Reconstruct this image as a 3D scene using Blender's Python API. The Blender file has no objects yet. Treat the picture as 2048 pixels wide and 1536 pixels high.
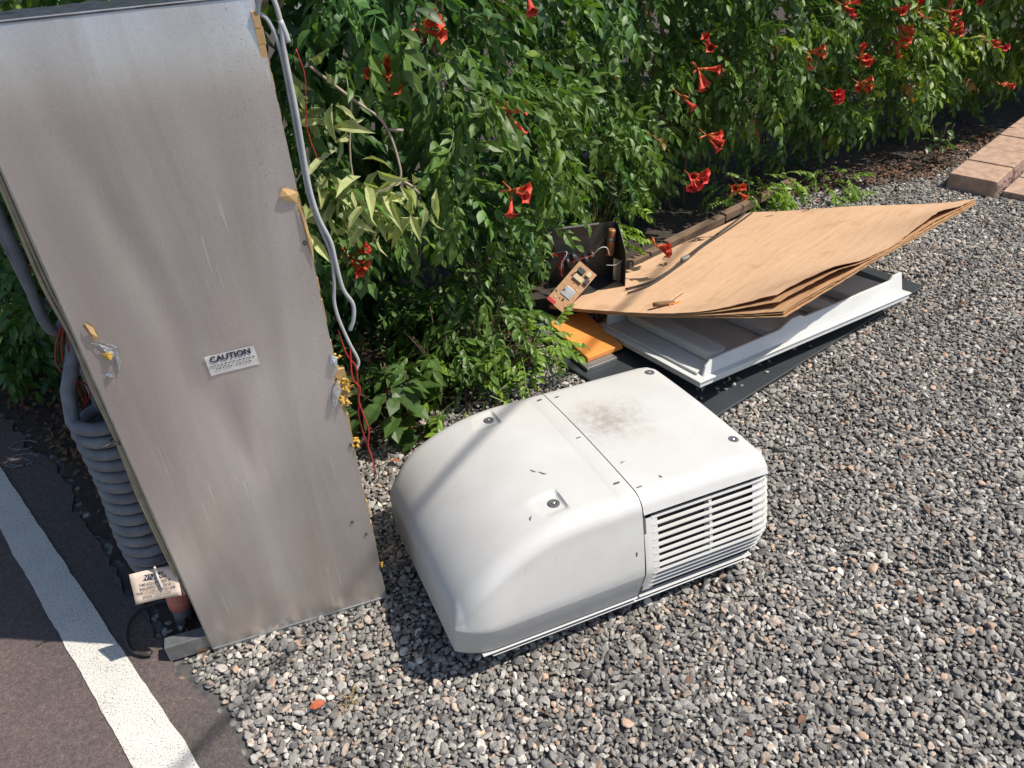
import bpy, bmesh, math, random
import numpy as np
from mathutils import Vector, Matrix, noise

R_ = math.radians
S = bpy.context.scene
C = S.collection

# ------------------------------------------------------------------ camera
CAM_Z = 1.9
ROT = Matrix(((0.99791, 0.06460, 0.0), (-0.03688, 0.56967, -0.82107), (-0.05304, 0.81935, 0.57086)))
cam_d = bpy.data.cameras.new('camera')
cam_d.sensor_width = 36.0
cam_d.lens = 1539.0 / 2048.0 * 36.0
cam_d.clip_start = 0.05
cam_d.clip_end = 900.0
cam = bpy.data.objects.new('camera', cam_d)
C.objects.link(cam)
cam.matrix_world = Matrix.Translation((0, 0, CAM_Z)) @ ROT.to_4x4()
S.camera = cam

# ------------------------------------------------------------------ light
SUN_AZ, SUN_EL = R_(-8.0), R_(57.0)          # azimuth measured from +X towards +Y
SUN = Vector((math.cos(SUN_EL) * math.cos(SUN_AZ), math.cos(SUN_EL) * math.sin(SUN_AZ), math.sin(SUN_EL)))
w = bpy.data.worlds.new('World')
S.world = w
w.use_nodes = True
nt = w.node_tree
sky = nt.nodes.new('ShaderNodeTexSky')
sky.sky_type = 'NISHITA'
sky.sun_disc = False
sky.sun_elevation = SUN_EL
sky.sun_rotation = math.pi / 2 - SUN_AZ
bg = nt.nodes['Background']
nt.links.new(sky.outputs[0], bg.inputs[0])
bg.inputs[1].default_value = 0.118
sun_d = bpy.data.lights.new('sun', 'SUN')
sun_d.energy = 4.6
sun_d.angle = R_(0.53)
sun_d.color = (1.0, 0.93, 0.83)
sun = bpy.data.objects.new('sun', sun_d)
C.objects.link(sun)
sun.rotation_euler = SUN.to_track_quat('Z', 'Y').to_euler()
S.view_settings.view_transform = 'Standard'
S.view_settings.look = 'None'
S.view_settings.exposure = 0.30
S.view_settings.gamma = 1.0

# ------------------------------------------------------------------ helpers
rng = np.random.default_rng(7)
random.seed(7)


def tag(o, label=None, cat=None, group=None, kind=None):
    if label: o['label'] = label
    if cat: o['category'] = cat
    if group: o['group'] = group
    if kind: o['kind'] = kind
    return o


def empty(name, loc=(0, 0, 0), rot=(0, 0, 0), label=None, cat=None, group=None):
    o = bpy.data.objects.new(name, None)
    o.empty_display_size = 0.05
    C.objects.link(o)
    o.location = loc
    o.rotation_euler = rot
    tag(o, label, cat, group)
    return o


class MB:
    """collects vertices and faces, then links them as ONE mesh object"""
    def __init__(s):
        s.v, s.f = [], []

    def add(s, vs, fs):
        b = len(s.v)
        s.v += [tuple(p) for p in vs]
        s.f += [tuple(i + b for i in f) for f in fs]
        return s

    def box(s, x0, x1, y0, y1, z0, z1, M=None):
        vs = [Vector((x, y, z)) for z in (z0, z1) for y in (y0, y1) for x in (x0, x1)]
        if M is not None: vs = [M @ p for p in vs]
        return s.add(vs, [(0, 2, 3, 1), (4, 5, 7, 6), (0, 1, 5, 4), (2, 6, 7, 3), (0, 4, 6, 2), (1, 3, 7, 5)])

    def prism(s, poly, z0, z1):
        n = len(poly)
        vs = [(p[0], p[1], z0) for p in poly] + [(p[0], p[1], z1) for p in poly]
        fs = [tuple(range(n - 1, -1, -1)), tuple(range(n, 2 * n))]
        fs += [(i, (i + 1) % n, n + (i + 1) % n, n + i) for i in range(n)]
        return s.add(vs, fs)

    def tube(s, pts, r, n=8, caps=True):
        pts = [Vector(p) for p in pts]
        rs = r if hasattr(r, '__len__') else [r] * len(pts)
        vs, fs, up = [], [], None
        for i, p in enumerate(pts):
            d = (pts[min(i + 1, len(pts) - 1)] - pts[max(i - 1, 0)])
            if d.length < 1e-9: d = Vector((0, 0, 1))
            d.normalize()
            if up is None:
                up = Vector((0, 0, 1)) if abs(d.z) < .9 else Vector((1, 0, 0))
            a = (up - d * up.dot(d))
            if a.length < 1e-6: a = d.orthogonal()
            a.normalize(); up = a
            b = d.cross(a)
            for k in range(n):
                t = 2 * math.pi * k / n
                vs.append(p + (a * math.cos(t) + b * math.sin(t)) * rs[i])
        for i in range(len(pts) - 1):
            for k in range(n):
                k2 = (k + 1) % n
                fs.append((i * n + k, i * n + k2, (i + 1) * n + k2, (i + 1) * n + k))
        if caps:
            fs.append(tuple(range(n - 1, -1, -1)))
            fs.append(tuple((len(pts) - 1) * n + k for k in range(n)))
        return s.add(vs, fs)

    def lathe(s, prof, n=20, M=None):
        vs, fs = [], []
        for r, z in prof:
            for k in range(n):
                t = 2 * math.pi * k / n
                p = Vector((r * math.cos(t), r * math.sin(t), z))
                vs.append(M @ p if M is not None else p)
        for i in range(len(prof) - 1):
            for k in range(n):
                k2 = (k + 1) % n
                fs.append((i * n + k, i * n + k2, (i + 1) * n + k2, (i + 1) * n + k))
        fs.append(tuple(range(n - 1, -1, -1)))
        fs.append(tuple((len(prof) - 1) * n + k for k in range(n)))
        return s.add(vs, fs)

    def build(s, name, mat, parent=None, smooth=False, bevel=0, seg=2, fix=False):
        me = bpy.data.meshes.new(name)
        me.from_pydata(s.v, [], s.f)
        if fix:
            bm = bmesh.new(); bm.from_mesh(me)
            bmesh.ops.recalc_face_normals(bm, faces=bm.faces)
            bm.to_mesh(me); bm.free()
        me.update()
        o = bpy.data.objects.new(name, me)
        C.objects.link(o)
        if mat: me.materials.append(mat)
        if smooth: me.polygons.foreach_set('use_smooth', [True] * len(me.polygons))
        if bevel:
            m = o.modifiers.new('bevel', 'BEVEL'); m.width = bevel; m.segments = seg; m.limit_method = 'ANGLE'
        if parent: o.parent = parent
        return o


def smooth_path(pts, n=8):
    """Catmull-Rom through the points"""
    P = [Vector(p) for p in pts]
    P = [P[0] * 2 - P[1]] + P + [P[-1] * 2 - P[-2]]
    out = []
    for i in range(1, len(P) - 2):
        for k in range(n):
            t = k / n
            a, b, c, d = P[i - 1], P[i], P[i + 1], P[i + 2]
            out.append(0.5 * ((2 * b) + (c - a) * t + (2 * a - 5 * b + 4 * c - d) * t * t + (-a + 3 * b - 3 * c + d) * t ** 3))
    out.append(P[-2])
    return out


def np_mesh(name, verts, tris, mat, parent=None, cols=None, smooth=False):
    """one mesh object from numpy arrays; cols = per-vertex RGB"""
    me = bpy.data.meshes.new(name)
    nv, nf = len(verts), len(tris)
    me.vertices.add(nv)
    me.vertices.foreach_set('co', np.ascontiguousarray(verts, dtype=np.float32).ravel())
    me.loops.add(nf * 3)
    me.loops.foreach_set('vertex_index', np.ascontiguousarray(tris, dtype=np.int32).ravel())
    me.polygons.add(nf)
    me.polygons.foreach_set('loop_start', np.arange(0, nf * 3, 3, dtype=np.int32))
    me.update(calc_edges=True)
    if cols is not None:
        a = me.color_attributes.new('tint', 'FLOAT_COLOR', 'POINT')
        c4 = np.ones((nv, 4), np.float32); c4[:, :3] = cols
        a.data.foreach_set('color', c4.ravel())
    if smooth: me.polygons.foreach_set('use_smooth', np.ones(nf, dtype=bool))
    me.materials.append(mat)
    me.validate()
    o = bpy.data.objects.new(name, me)
    C.objects.link(o)
    if parent: o.parent = parent
    return o


# ------------------------------------------------------------------ materials
class NT:
    def __init__(s, name):
        s.m = bpy.data.materials.new(name); s.m.use_nodes = True
        s.t = s.m.node_tree; s.b = s.t.nodes['Principled BSDF']; s.out = s.t.nodes['Material Output']

    def n(s, kind, **kw):
        x = s.t.nodes.new('ShaderNode' + kind)
        for k, v in kw.items(): setattr(x, k, v)
        return x

    def l(s, a, b): s.t.links.new(a, b)

    def co(s, scale=(1, 1, 1), rot=(0, 0, 0), loc=(0, 0, 0), kind='Object'):
        tc = s.n('TexCoord'); mp = s.n('Mapping')
        mp.inputs['Scale'].default_value = scale; mp.inputs['Rotation'].default_value = rot; mp.inputs['Location'].default_value = loc
        s.l(tc.outputs[kind], mp.inputs[0]); return mp.outputs[0]

    def noise(s, v, scale, detail=4, rough=.55, dist=0):
        x = s.n('TexNoise'); x.inputs['Scale'].default_value = scale; x.inputs['Detail'].default_value = detail
        x.inputs['Roughness'].default_value = rough; x.inputs['Distortion'].default_value = dist
        s.l(v, x.inputs['Vector']); return x.outputs['Fac']

    def ramp(s, f, stops, interp='LINEAR'):
        x = s.n('ValToRGB'); e = x.color_ramp.elements; x.color_ramp.interpolation = interp
        while len(e) < len(stops): e.new(.5)
        for i, (p, c) in enumerate(stops):
            e[i].position = p
            e[i].color = (c, c, c, 1) if isinstance(c, (int, float)) else (*c, 1)
        s.l(f, x.inputs[0]); return x.outputs[0]

    def mix(s, f, a, b, mode='MIX'):
        x = s.n('MixRGB', blend_type=mode)
        for sock, v in ((x.inputs[0], f), (x.inputs[1], a), (x.inputs[2], b)):
            if isinstance(v, (int, float)): sock.default_value = v
            elif isinstance(v, tuple): sock.default_value = (*v, 1)
            else: s.l(v, sock)
        return x.outputs[0]

    def math(s, op, a, b=0.0):
        x = s.n('Math', operation=op)
        for sock, v in ((x.inputs[0], a), (x.inputs[1], b)):
            if isinstance(v, (int, float)): sock.default_value = v
            else: s.l(v, sock)
        return x.outputs[0]

    def base(s, c):
        if isinstance(c, tuple): s.b.inputs['Base Color'].default_value = (*c, 1)
        else: s.l(c, s.b.inputs['Base Color'])

    def set(s, **kw):
        for k, v in kw.items():
            i = s.b.inputs[k.replace('_', ' ')]
            if isinstance(v, (int, float)): i.default_value = v
            elif isinstance(v, tuple): i.default_value = v
            else: s.l(v, i)

    def bump(s, f, strength=.3, dist=.01):
        x = s.n('Bump'); x.inputs['Strength'].default_value = strength; x.inputs['Distance'].default_value = dist
        s.l(f, x.inputs['Height']); s.l(x.outputs[0], s.b.inputs['Normal'])


def simple(name, col, rough=.6, metal=0.0, var=.25, scale=20, bump=0.0, spec=.5):
    k = NT(name); v = k.co()
    f = k.noise(v, scale, 5)
    k.base(k.mix(1.0, col, k.ramp(f, [(.25, 1 - var), (.75, 1 + var * .3)]), 'MULTIPLY'))
    k.set(Roughness=rough, Metallic=metal, Specular_IOR_Level=spec)
    if bump: k.bump(k.noise(v, scale * 3, 6), bump, .004)
    return k.m


def mat_ground():
    k = NT('gravel_bed'); v = k.co()
    vo = k.n('TexVoronoi'); vo.inputs['Scale'].default_value = 42; k.l(v, vo.inputs['Vector'])
    sep = k.n('SeparateColor'); k.l(vo.outputs['Color'], sep.inputs[0])
    c = k.ramp(sep.outputs[0], [(0, (.05, .05, .055)), (.45, (.13, .13, .13)), (.75, (.24, .235, .225)), (.92, (.42, .40, .37)), (.96, (.42, .27, .18))], 'CONSTANT')
    k.base(k.mix(k.ramp(vo.outputs['Distance'], [(.3, 0.0), (.7, 1.0)]), c, (.085, .08, .072)))
    k.bump(vo.outputs['Distance'], -.8, .012)
    k.set(Roughness=.85)
    return k.m


def mat_stone():
    k = NT('gravel_stone'); v = k.co()
    at = k.n('Attribute', attribute_type='INSTANCER', attribute_name='col')
    oi = k.n('ObjectInfo')
    f = k.noise(v, 1.6, 5, .7)
    sp = k.noise(v, 9.0, 3, .7)
    c = k.mix(1.0, at.outputs['Color'], k.ramp(f, [(.3, .62), (.7, 1.25)]), 'MULTIPLY')
    c = k.mix(k.ramp(sp, [(.56, 0.0), (.7, .35)]), c, (.5, .48, .45))
    c = k.mix(k.ramp(sp, [(.3, .45), (.42, 0.0)]), c, (.035, .035, .038))
    k.base(c)
    k.set(Roughness=.75, Specular_IOR_Level=.4)
    k.bump(k.noise(v, 6, 5, .7), .35, .2)
    return k.m


def mat_asphalt():
    k = NT('asphalt'); v = k.co()
    f = k.noise(v, 190, 3, .8); g = k.noise(v, 1.3, 4, .6); h = k.noise(v, 60, 4, .7)
    c = k.mix(k.ramp(g, [(.35, 0.0), (.65, 1.0)]), (.086, .072, .066), (.135, .094, .090))
    c = k.mix(1.0, c, k.ramp(f, [(.3, .55), (.62, 1.25), (.72, 2.4)]), 'MULTIPLY')
    c = k.mix(1.0, c, k.ramp(h, [(.3, .7), (.7, 1.2)]), 'MULTIPLY')
    k.base(c); k.set(Roughness=.85)
    k.bump(k.mix(.5, f, h), .55, .006)
    return k.m


def mat_paint():
    k = NT('road_paint'); v = k.co()
    f = k.noise(v, 120, 4, .75); g = k.noise(v, 7, 5, .7); pit = k.noise(v, 240, 2, .6)
    c = k.mix(k.ramp(g, [(.3, 0.0), (.8, .5)]), (.62, .60, .55), (.50, .48, .43))
    worn = k.math('MULTIPLY', k.ramp(pit, [(.57, 0.0), (.63, 1.0)]), k.ramp(g, [(.3, .45), (.6, 1.0)]))
    vo = k.n('TexVoronoi', feature='DISTANCE_TO_EDGE'); vo.inputs['Scale'].default_value = 5.5
    vo.inputs['Randomness'].default_value = 1.0
    nz = k.n('TexNoise'); nz.inputs['Scale'].default_value = 14; k.l(v, nz.inputs['Vector'])
    vm = k.n('VectorMath', operation='ADD'); k.l(v, vm.inputs[0])
    vs = k.n('VectorMath', operation='SCALE'); vs.inputs['Scale'].default_value = .12; k.l(nz.outputs['Color'], vs.inputs[0]); k.l(vs.outputs[0], vm.inputs[1])
    k.l(vm.outputs[0], vo.inputs['Vector'])
    crack = k.ramp(vo.outputs['Distance'], [(.002, .8), (.007, 0.0)])
    c = k.mix(worn, c, (.10, .09, .085)); c = k.mix(k.math('MULTIPLY', crack, k.ramp(g, [(.52, 0.0), (.62, 1.0)])), c, (.09, .08, .07))
    k.base(c); k.set(Roughness=.8)
    k.bump(f, .4, .004)
    return k.m


def mat_galv():
    k = NT('galvanised_sheet'); v = k.co()
    streak = k.noise(k.co(scale=(6.5, 6.5, .7), rot=(0, R_(7), 0)), 1.0, 6, .58, .7)
    fine = k.noise(v, 260, 2, .6); cloud = k.noise(v, 3.0, 4, .6)
    speck = k.noise(v, 230, 3, .6)
    c = k.mix(k.ramp(streak, [(.30, 0.0), (.72, 1.0)]), (.51, .455, .415), (.76, .725, .69))
    c = k.mix(k.ramp(cloud, [(.35, .35), (.7, 0.0)]), c, (.49, .43, .40))
    c = k.mix(1.0, c, k.ramp(fine, [(.3, .93), (.7, 1.06)]), 'MULTIPLY')
    sa = k.noise(k.co(scale=(160, 160, 5), rot=(0, R_(-12), 0)), 1.0, 2, .5)
    sb = k.noise(v, 4.5, 3, .6)
    c = k.mix(k.math('MULTIPLY', k.ramp(sa, [(.66, 0.0), (.70, .55)]), k.ramp(sb, [(.5, 0.0), (.62, 1.0)])), c, (.90, .88, .85))
    # rust freckles near the right edge
    sep = k.n('SeparateXYZ'); k.l(v, sep.inputs[0])
    edge = k.ramp(sep.outputs[0], [(.40, 0.0), (.47, 1.0)])
    hz = k.ramp(sep.outputs[2], [(.75, 0.0), (.95, 1.0)])
    mk = k.math('MULTIPLY', k.math('MULTIPLY', edge, hz), k.ramp(speck, [(.63, 0.0), (.67, 1.0)]))
    c = k.mix(k.math('MULTIPLY', mk, .55), c, (.16, .11, .09))
    k.base(c)
    k.set(Metallic=.72, Roughness=k.ramp(streak, [(.3, .40), (.75, .29)]), Specular_IOR_Level=.5)
    k.bump(k.mix(.2, streak, fine), .06, .01)
    return k.m


def mat_ac(dirty):
    k = NT('aged_white_plastic'); v = k.co()
    f = k.noise(v, 5, 5, .6); fine = k.noise(v, 60, 4, .7)
    scr = k.noise(k.co(scale=(3, 60, 3), rot=(0, 0, .5)), 1.0, 3, .6)
    c = k.mix(k.ramp(f, [(.35, 0.0), (.7, 1.0)]), (.56, .555, .54), (.515, .505, .48))
    c = k.mix(k.ramp(scr, [(.68, 0.0), (.74, .35)]), c, (.47, .45, .41))
    if dirty:
        tc = k.n('TexCoord'); vm = k.n('VectorMath', operation='DISTANCE'); k.l(tc.outputs['Object'], vm.inputs[0])
        vm.inputs[1].default_value = (.11, .42, .395)
        rad = k.ramp(k.math('ADD', vm.outputs['Value'], k.math('MULTIPLY', k.noise(v, 11, 4, .7), .14)), [(.06, 1.0), (.24, 0.0)])
        st = k.noise(v, 34, 8, .8, .25); st2 = k.noise(v, 9, 4, .7)
        d = k.math('MULTIPLY', rad, k.ramp(st, [(.40, 0.0), (.66, 1.0)]))
        d = k.math('ADD', d, k.math('MULTIPLY', k.math('MULTIPLY', rad, rad), k.ramp(st2, [(.35, .1), (.7, .55)])))
        c = k.mix(k.math('MINIMUM', d, .62), c, (.25, .195, .155))
        # the stray edge of a wind-blown dust band beside the seam
    yel = k.noise(v, 2.2, 4, .6)
    c = k.mix(k.ramp(yel, [(.5, 0.0), (.75, .35)]), c, (.55, .50, .42))
    sc2 = k.noise(k.co(scale=(70, 2.5, 8), rot=(0, 0, -.35)), 1.0, 3, .6)
    c = k.mix(k.ramp(sc2, [(.70, 0.0), (.75, .4)]), c, (.33, .31, .28))
    dust = k.noise(v, 14, 6, .75)
    sep = k.n('SeparateXYZ'); k.l(v, sep.inputs[0])
    nz = k.ramp(sep.outputs[0], [(0.0, 0.0), (1.0, 1.0)])
    c = k.mix(k.math('MULTIPLY', k.ramp(dust, [(.55, 0.0), (.75, .22)]), 1.0), c, (.42, .38, .33))
    k.base(c)
    k.set(Roughness=.46, Specular_IOR_Level=.45)
    k.bump(fine, .05, .004)
    return k.m


def mat_wood(name, a, b, dark, scale=1.0, axis=0, rough=.8):
    k = NT(name)
    sc = [26 * scale] * 3; sc[axis] = 1.6 * scale
    v = k.co(scale=tuple(sc)); vv = k.co()
    g = k.noise(v, 1.0, 6, .68, .9)
    sc2 = [120 * scale] * 3; sc2[axis] = 7 * scale
    h = k.noise(k.co(scale=tuple(sc2)), 1.0, 4, .6, .3)
    c = k.mix(k.ramp(g, [(.3, 0.0), (.7, 1.0)]), a, b)
    c = k.mix(k.ramp(h, [(.60, 0.0), (.74, .6)]), c, dark)
    sc3 = [60 * scale] * 3; sc3[axis] = 2.2 * scale
    ln = k.noise(k.co(scale=tuple(sc3), loc=(3, 1, 2)), 1.0, 6, .7, .5)
    c = k.mix(k.ramp(ln, [(.58, 0.0), (.68, .6)]), c, dark)
    st = k.noise(vv, 5 * scale, 5, .65)
    c = k.mix(k.ramp(st, [(.56, 0.0), (.76, .55)]), c, dark)
    k.base(c); k.set(Roughness=rough, Specular_IOR_Level=.25)
    k.bump(k.mix(.5, g, h), .25, .004)
    return k.m


def mat_leaf(name, col, trans=.3, rough=.46, attr=True):
    k = NT(name); v = k.co()
    f = k.noise(v, 24, 3)
    if attr:
        at = k.n('Attribute', attribute_name='tint'); c0 = at.outputs['Color']
    else:
        oi = k.n('ObjectInfo')
        c0 = k.mix(oi.outputs['Random'], col, tuple(x * .62 for x in col))
    c = k.mix(1.0, c0, k.ramp(f, [(.3, .75), (.7, 1.2)]), 'MULTIPLY')
    k.base(c); k.set(Roughness=rough, Specular_IOR_Level=.45)
    tr = k.n('BsdfTranslucent'); k.l(k.mix(1.0, c, (1.5, 1.7, .55), 'MULTIPLY'), tr.inputs[0])
    mx = k.n('MixShader'); mx.inputs[0].default_value = trans
    k.l(k.b.outputs[0], mx.inputs[1]); k.l(tr.outputs[0], mx.inputs[2]); k.l(mx.outputs[0], k.out.inputs[0])
    return k.m


M = dict(
    ground=mat_ground(), stone=mat_stone(), asphalt=mat_asphalt(), paint=mat_paint(), galv=mat_galv(),
    ac=mat_ac(False), ac_dirty=mat_ac(True),
    soil=simple('dark_soil', (.055, .042, .032), .95, 0, .5, 30, .8),
    litter=simple('dead_leaf', (.17, .085, .045), .8, 0, .5, 60),
    dryleaf=simple('dry_petal', (.42, .10, .04), .7, 0, .4, 60),
    strawm=simple('dry_grass', (.42, .30, .12), .8, 0, .4, 60),
    steel=simple('zinc_steel', (.33, .34, .345), .42, .7, .3, 30),
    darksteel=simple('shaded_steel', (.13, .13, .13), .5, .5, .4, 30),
    topfoil=simple('wrinkled_dark_foil', (.14, .14, .145), .3, .8, .6, 40, .4),
    chalk=simple('chalk', (.26, .25, .25), .95, 0, .6, 60),
    rust=simple('rusty_edge', (.16, .07, .035), .8, .2, .5, 60),
    black=simple('black_enamel', (.040, .041, .040), .4, 0, .3, 14),
    board=simple('black_board', (.040, .046, .052), .42, 0, .3, 5),
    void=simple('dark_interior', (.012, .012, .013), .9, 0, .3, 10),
    rubber=simple('grey_rubber', (.10, .105, .105), .7, 0, .3, 40),
    hose=simple('grey_hose', (.20, .205, .215), .6, 0, .45, 22),
    cable=simple('grey_cable', (.42, .43, .43), .5, 0, .2, 30),
    tanwire=simple('tan_wire', (.36, .30, .20), .55, 0, .3, 30),
    redwire=simple('red_wire', (.42, .025, .02), .45, 0, .2, 30),
    whitewire=simple('white_wire', (.6, .58, .55), .5, 0, .2, 30),
    darkwire=simple('dark_cable', (.05, .042, .034), .6, 0, .4, 50),
    yellow=simple('yellow_insulation', (.68, .42, .08), .95, 0, .45, 90, .8),
    facing=simple('kraft_facing', (.52, .34, .15), .85, 0, .35, 50),
    foil=simple('foil', (.62, .64, .66), .28, .85, .25, 70, .7),
    paper=simple('label_paper', (.62, .60, .56), .5, 0, .15, 30),
    tagpaper=simple('tag_card', (.62, .50, .40), .8, 0, .15, 30),
    ink=simple('ink', (.02, .018, .05), .7, 0, .1, 30),
    pink=simple('pink_cap', (.62, .20, .14), .75, 0, .35, 120, .3),
    tray=simple('white_fibreglass', (.66, .66, .64), .42, 0, .14, 8),
    copper=simple('copper_sleeve', (.42, .19, .09), .45, .25, .3, 40),
    pcb=simple('tan_circuit_board', (.44, .24, .11), .6, 0, .3, 70),
    part_tan=simple('pale_component', (.55, .45, .28), .6, 0, .3, 60),
    solder=simple('solder_plate', (.45, .46, .45), .35, .6, .3, 60),
    ply=mat_wood('plywood', (.70, .46, .295), (.60, .375, .22), (.34, .175, .095), 1.3, 1),
    plyedge=mat_wood('plywood_core', (.58, .36, .19), (.42, .24, .12), (.20, .10, .05), 1.2, 1),
    timber=mat_wood('weathered_timber', (.22, .15, .10), (.13, .085, .055), (.05, .035, .025), 1.4, 0),
    orange=mat_wood('varnished_board', (.85, .335, .085), (.74, .26, .06), (.40, .15, .03), .7, 0, .4),
    stick=mat_wood('bark_stick', (.26, .15, .08), (.16, .09, .05), (.06, .035, .02), 2.0, 0),
    block=simple('tan_concrete', (.45, .30, .215), .9, 0, .42, 18, .8),
    splitface=simple('split_concrete', (.30, .19, .15), .95, 0, .45, 40, 1.0),
    leaf=mat_leaf('vine_leaf', (.06, .12, .03)),
    leaf1=mat_leaf('vine_leaf_single', (.12, .215, .042), attr=False),
    fern=mat_leaf('bright_leaf', (.22, .36, .04), .35, .4, attr=False),
    broad=mat_leaf('broad_leaf', (.085, .155, .04), .3, .4, attr=False),
    wilt=mat_leaf('wilted_leaf', (.50, .54, .24), .25, .55, attr=False),
    flower=simple('red_petal', (.62, .028, .024), .5, 0, .25, 60),
    calyx=simple('orange_calyx', (.55, .13, .03), .5, 0, .25, 60),
    stem=simple('vine_stem', (.13, .085, .055), .8, 0, .4, 40),
    twig=simple('pale_twig', (.42, .32, .25), .7, 0, .3, 60),
)

k_ = NT('red_petal_mix'); oi_ = k_.n('ObjectInfo')
k_.base(k_.mix(1.0, k_.mix(oi_.outputs['Random'], (.64, .022, .028), (.62, .085, .022)), k_.ramp(k_.noise(k_.co(), 45, 4), [(.3, .6), (.7, 1.1)]), 'MULTIPLY')); k_.set(Roughness=.6)
M['flower'] = k_.m

# ================================================================== SETTING
gm = MB().add([(-300, -300, 0), (300, -300, 0), (300, 300, 0), (-300, 300, 0)], [(0, 1, 2, 3)])
tag(gm.build('ground', M['ground']), kind='structure')

# asphalt lot: ragged right edge against gravel and soil
EDGE = [(-9.0, 9.5), (-5.2, 5.5), (-3.6, 3.95), (-2.70, 3.18), (-2.25, 2.76), (-1.77, 2.32), (-1.43, 1.89), (-1.06, 1.44), (-.87, 1.27), (-.72, 1.075), (-.35, .58), (.25, -.3), (3.2, -4.2), (9, -12)]


def ragged(poly, step=.03, amp=.014):
    out = []
    for (x0, y0), (x1, y1) in zip(poly[:-1], poly[1:]):
        L = math.hypot(x1 - x0, y1 - y0); n = max(1, min(120, int(L / step)))
        for i in range(n):
            t = i / n; x, y = x0 + (x1 - x0) * t, y0 + (y1 - y0) * t
            q = noise.noise(Vector((x * 9, y * 9, 0))) * amp * 2 + noise.noise(Vector((x * 40, y * 40, 3))) * amp
            out.append((x + q, y + q * .8))
    out.append(poly[-1])
    return out


edge = ragged(EDGE)
poly = edge + [(-60, -60), (-60, 40)]
am = MB(); am.prism(poly, -.05, .012)
tag(am.build('asphalt_lot', M['asphalt'], fix=True), kind='structure')


def asphalt_x(y):
    for (x0, y0), (x1, y1) in zip(EDGE[:-1], EDGE[1:]):
        if y1 <= y <= y0: return x0 + (x1 - x0) * (y0 - y) / (y0 - y1)
    return 1e9


# painted stripe
SL = [(-2.042 - (-.866)), 2.385 - 1.094]


def stripe_poly():
    a0, a1 = Vector((-2.04, 2.385)), Vector((-.866, 1.094))     # right side
    b0, b1 = Vector((-1.859, 2.028)), Vector((-1.038, 1.105))   # left side
    da, db = (a0 - a1).normalized(), (b0 - b1).normalized()
    A = [a1 - da * 2.0, a1, a0, a0 + da * 1.6]; B = [b1 - db * 2.0, b1, b0, b0 + db * 1.9]
    r = ragged([tuple(p) for p in A], .012, .0018); l_ = ragged([tuple(p) for p in B], .012, .0018)
    return r, l_


rr, ll = stripe_poly()
n_ = 420


def resamp(p, n):
    p = np.array(p); d = np.r_[0, np.cumsum(np.hypot(*np.diff(p, axis=0).T))]
    t = np.linspace(0, d[-1], n)
    return np.c_[np.interp(t, d, p[:, 0]), np.interp(t, d, p[:, 1])]


ra, la = resamp(rr, n_), resamp(ll, n_)
sm = MB()
sm.add([(x, y, .0165) for x, y in ra] + [(x, y, .0165) for x, y in la], [(i, i + 1, n_ + i + 1, n_ + i) for i in range(n_ - 1)])
tag(sm.build('painted_stripe', M['paint'], fix=True), kind='structure')

ck = MB()
for cx, cy, ra_, rb_ in ((-2.00, 2.50, .050, .030), (-1.955, 2.405, .055, .036), (-1.965, 2.385, .040, .026)):
    pts_ = [(cx + ra_ * math.cos(t) + .006 * math.sin(5 * t), cy + rb_ * math.sin(t), .0165) for t in np.linspace(.4, 5.9, 30)]
    for (x0, y0, z0_), (x1, y1, _) in zip(pts_[:-1], pts_[1:]):
        d_ = Vector((y0 - y1, x1 - x0, 0)).normalized() * .0035
        ck.add([(x0 - d_.x, y0 - d_.y, z0_), (x1 - d_.x, y1 - d_.y, z0_), (x1 + d_.x, y1 + d_.y, z0_), (x0 + d_.x, y0 + d_.y, z0_)], [(0, 1, 2, 3)])
tag(ck.build('chalk_mark', M['chalk'], fix=True), kind='structure')

# soil bed between the lot and the hedge
soil = ragged([(-3.62, 3.98), (-2.7, 3.2), (-2.24, 2.78), (-1.76, 2.34), (-1.41, 1.90), (-1.06, 1.47), (-1.0, 1.44)], .04, .02)
soil += ragged([(-.96, 1.50), (-.66, 1.75), (-.62, 2.3), (-.35, 2.52), (.05, 2.78), (.25, 3.2), (.65, 3.6), (1.2, 4.1), (1.75, 4.6), (2.05, 4.72), (2.75, 4.8), (2.95, 4.75), (3.6, 5.4), (6.5, 6.6)], .04, .03)
soil += [(6.5, 12), (-6, 12)]
tag(MB().prism(soil, -.05, .010).build('soil_bed', M['soil'], fix=True), kind='structure')

# ------------------------------------------------------------------ gravel (geometry-node instances of ten stone shapes)
stone_col = bpy.data.collections.new('stone_shapes')
for i in range(12):
    bm = bmesh.new()
    bmesh.ops.create_icosphere(bm, subdivisions=3, radius=1.0)
    rs = random.Random(100 + i)
    planes = []
    for _ in range(rs.randint(11, 18)):
        d = Vector((rs.gauss(0, 1), rs.gauss(0, 1), rs.gauss(0, 1))).normalized()
        planes.append((d, rs.uniform(.50, .88)))
    sx, sy, sz = rs.uniform(.85, 1.35), rs.uniform(.7, 1.0), rs.uniform(.45, .75)
    for v in bm.verts:
        p = v.co.copy()
        for d, h in planes:
            q = p.dot(d)
            if q > h: p -= d * (q - h) * .93
        p += p.normalized() * noise.noise(p * 2.2 + Vector((i * 7, 0, 0))) * .10
        v.co = Vector((p.x * sx, p.y * sy, p.z * sz)) * .5
    me = bpy.data.meshes.new('stone_shape'); bm.to_mesh(me); bm.free()
    me.materials.append(M['stone'])
    me.polygons.foreach_set('use_smooth', [True] * len(me.polygons))
    o = bpy.data.objects.new('stone_shape', me); stone_col.objects.link(o)

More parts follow.
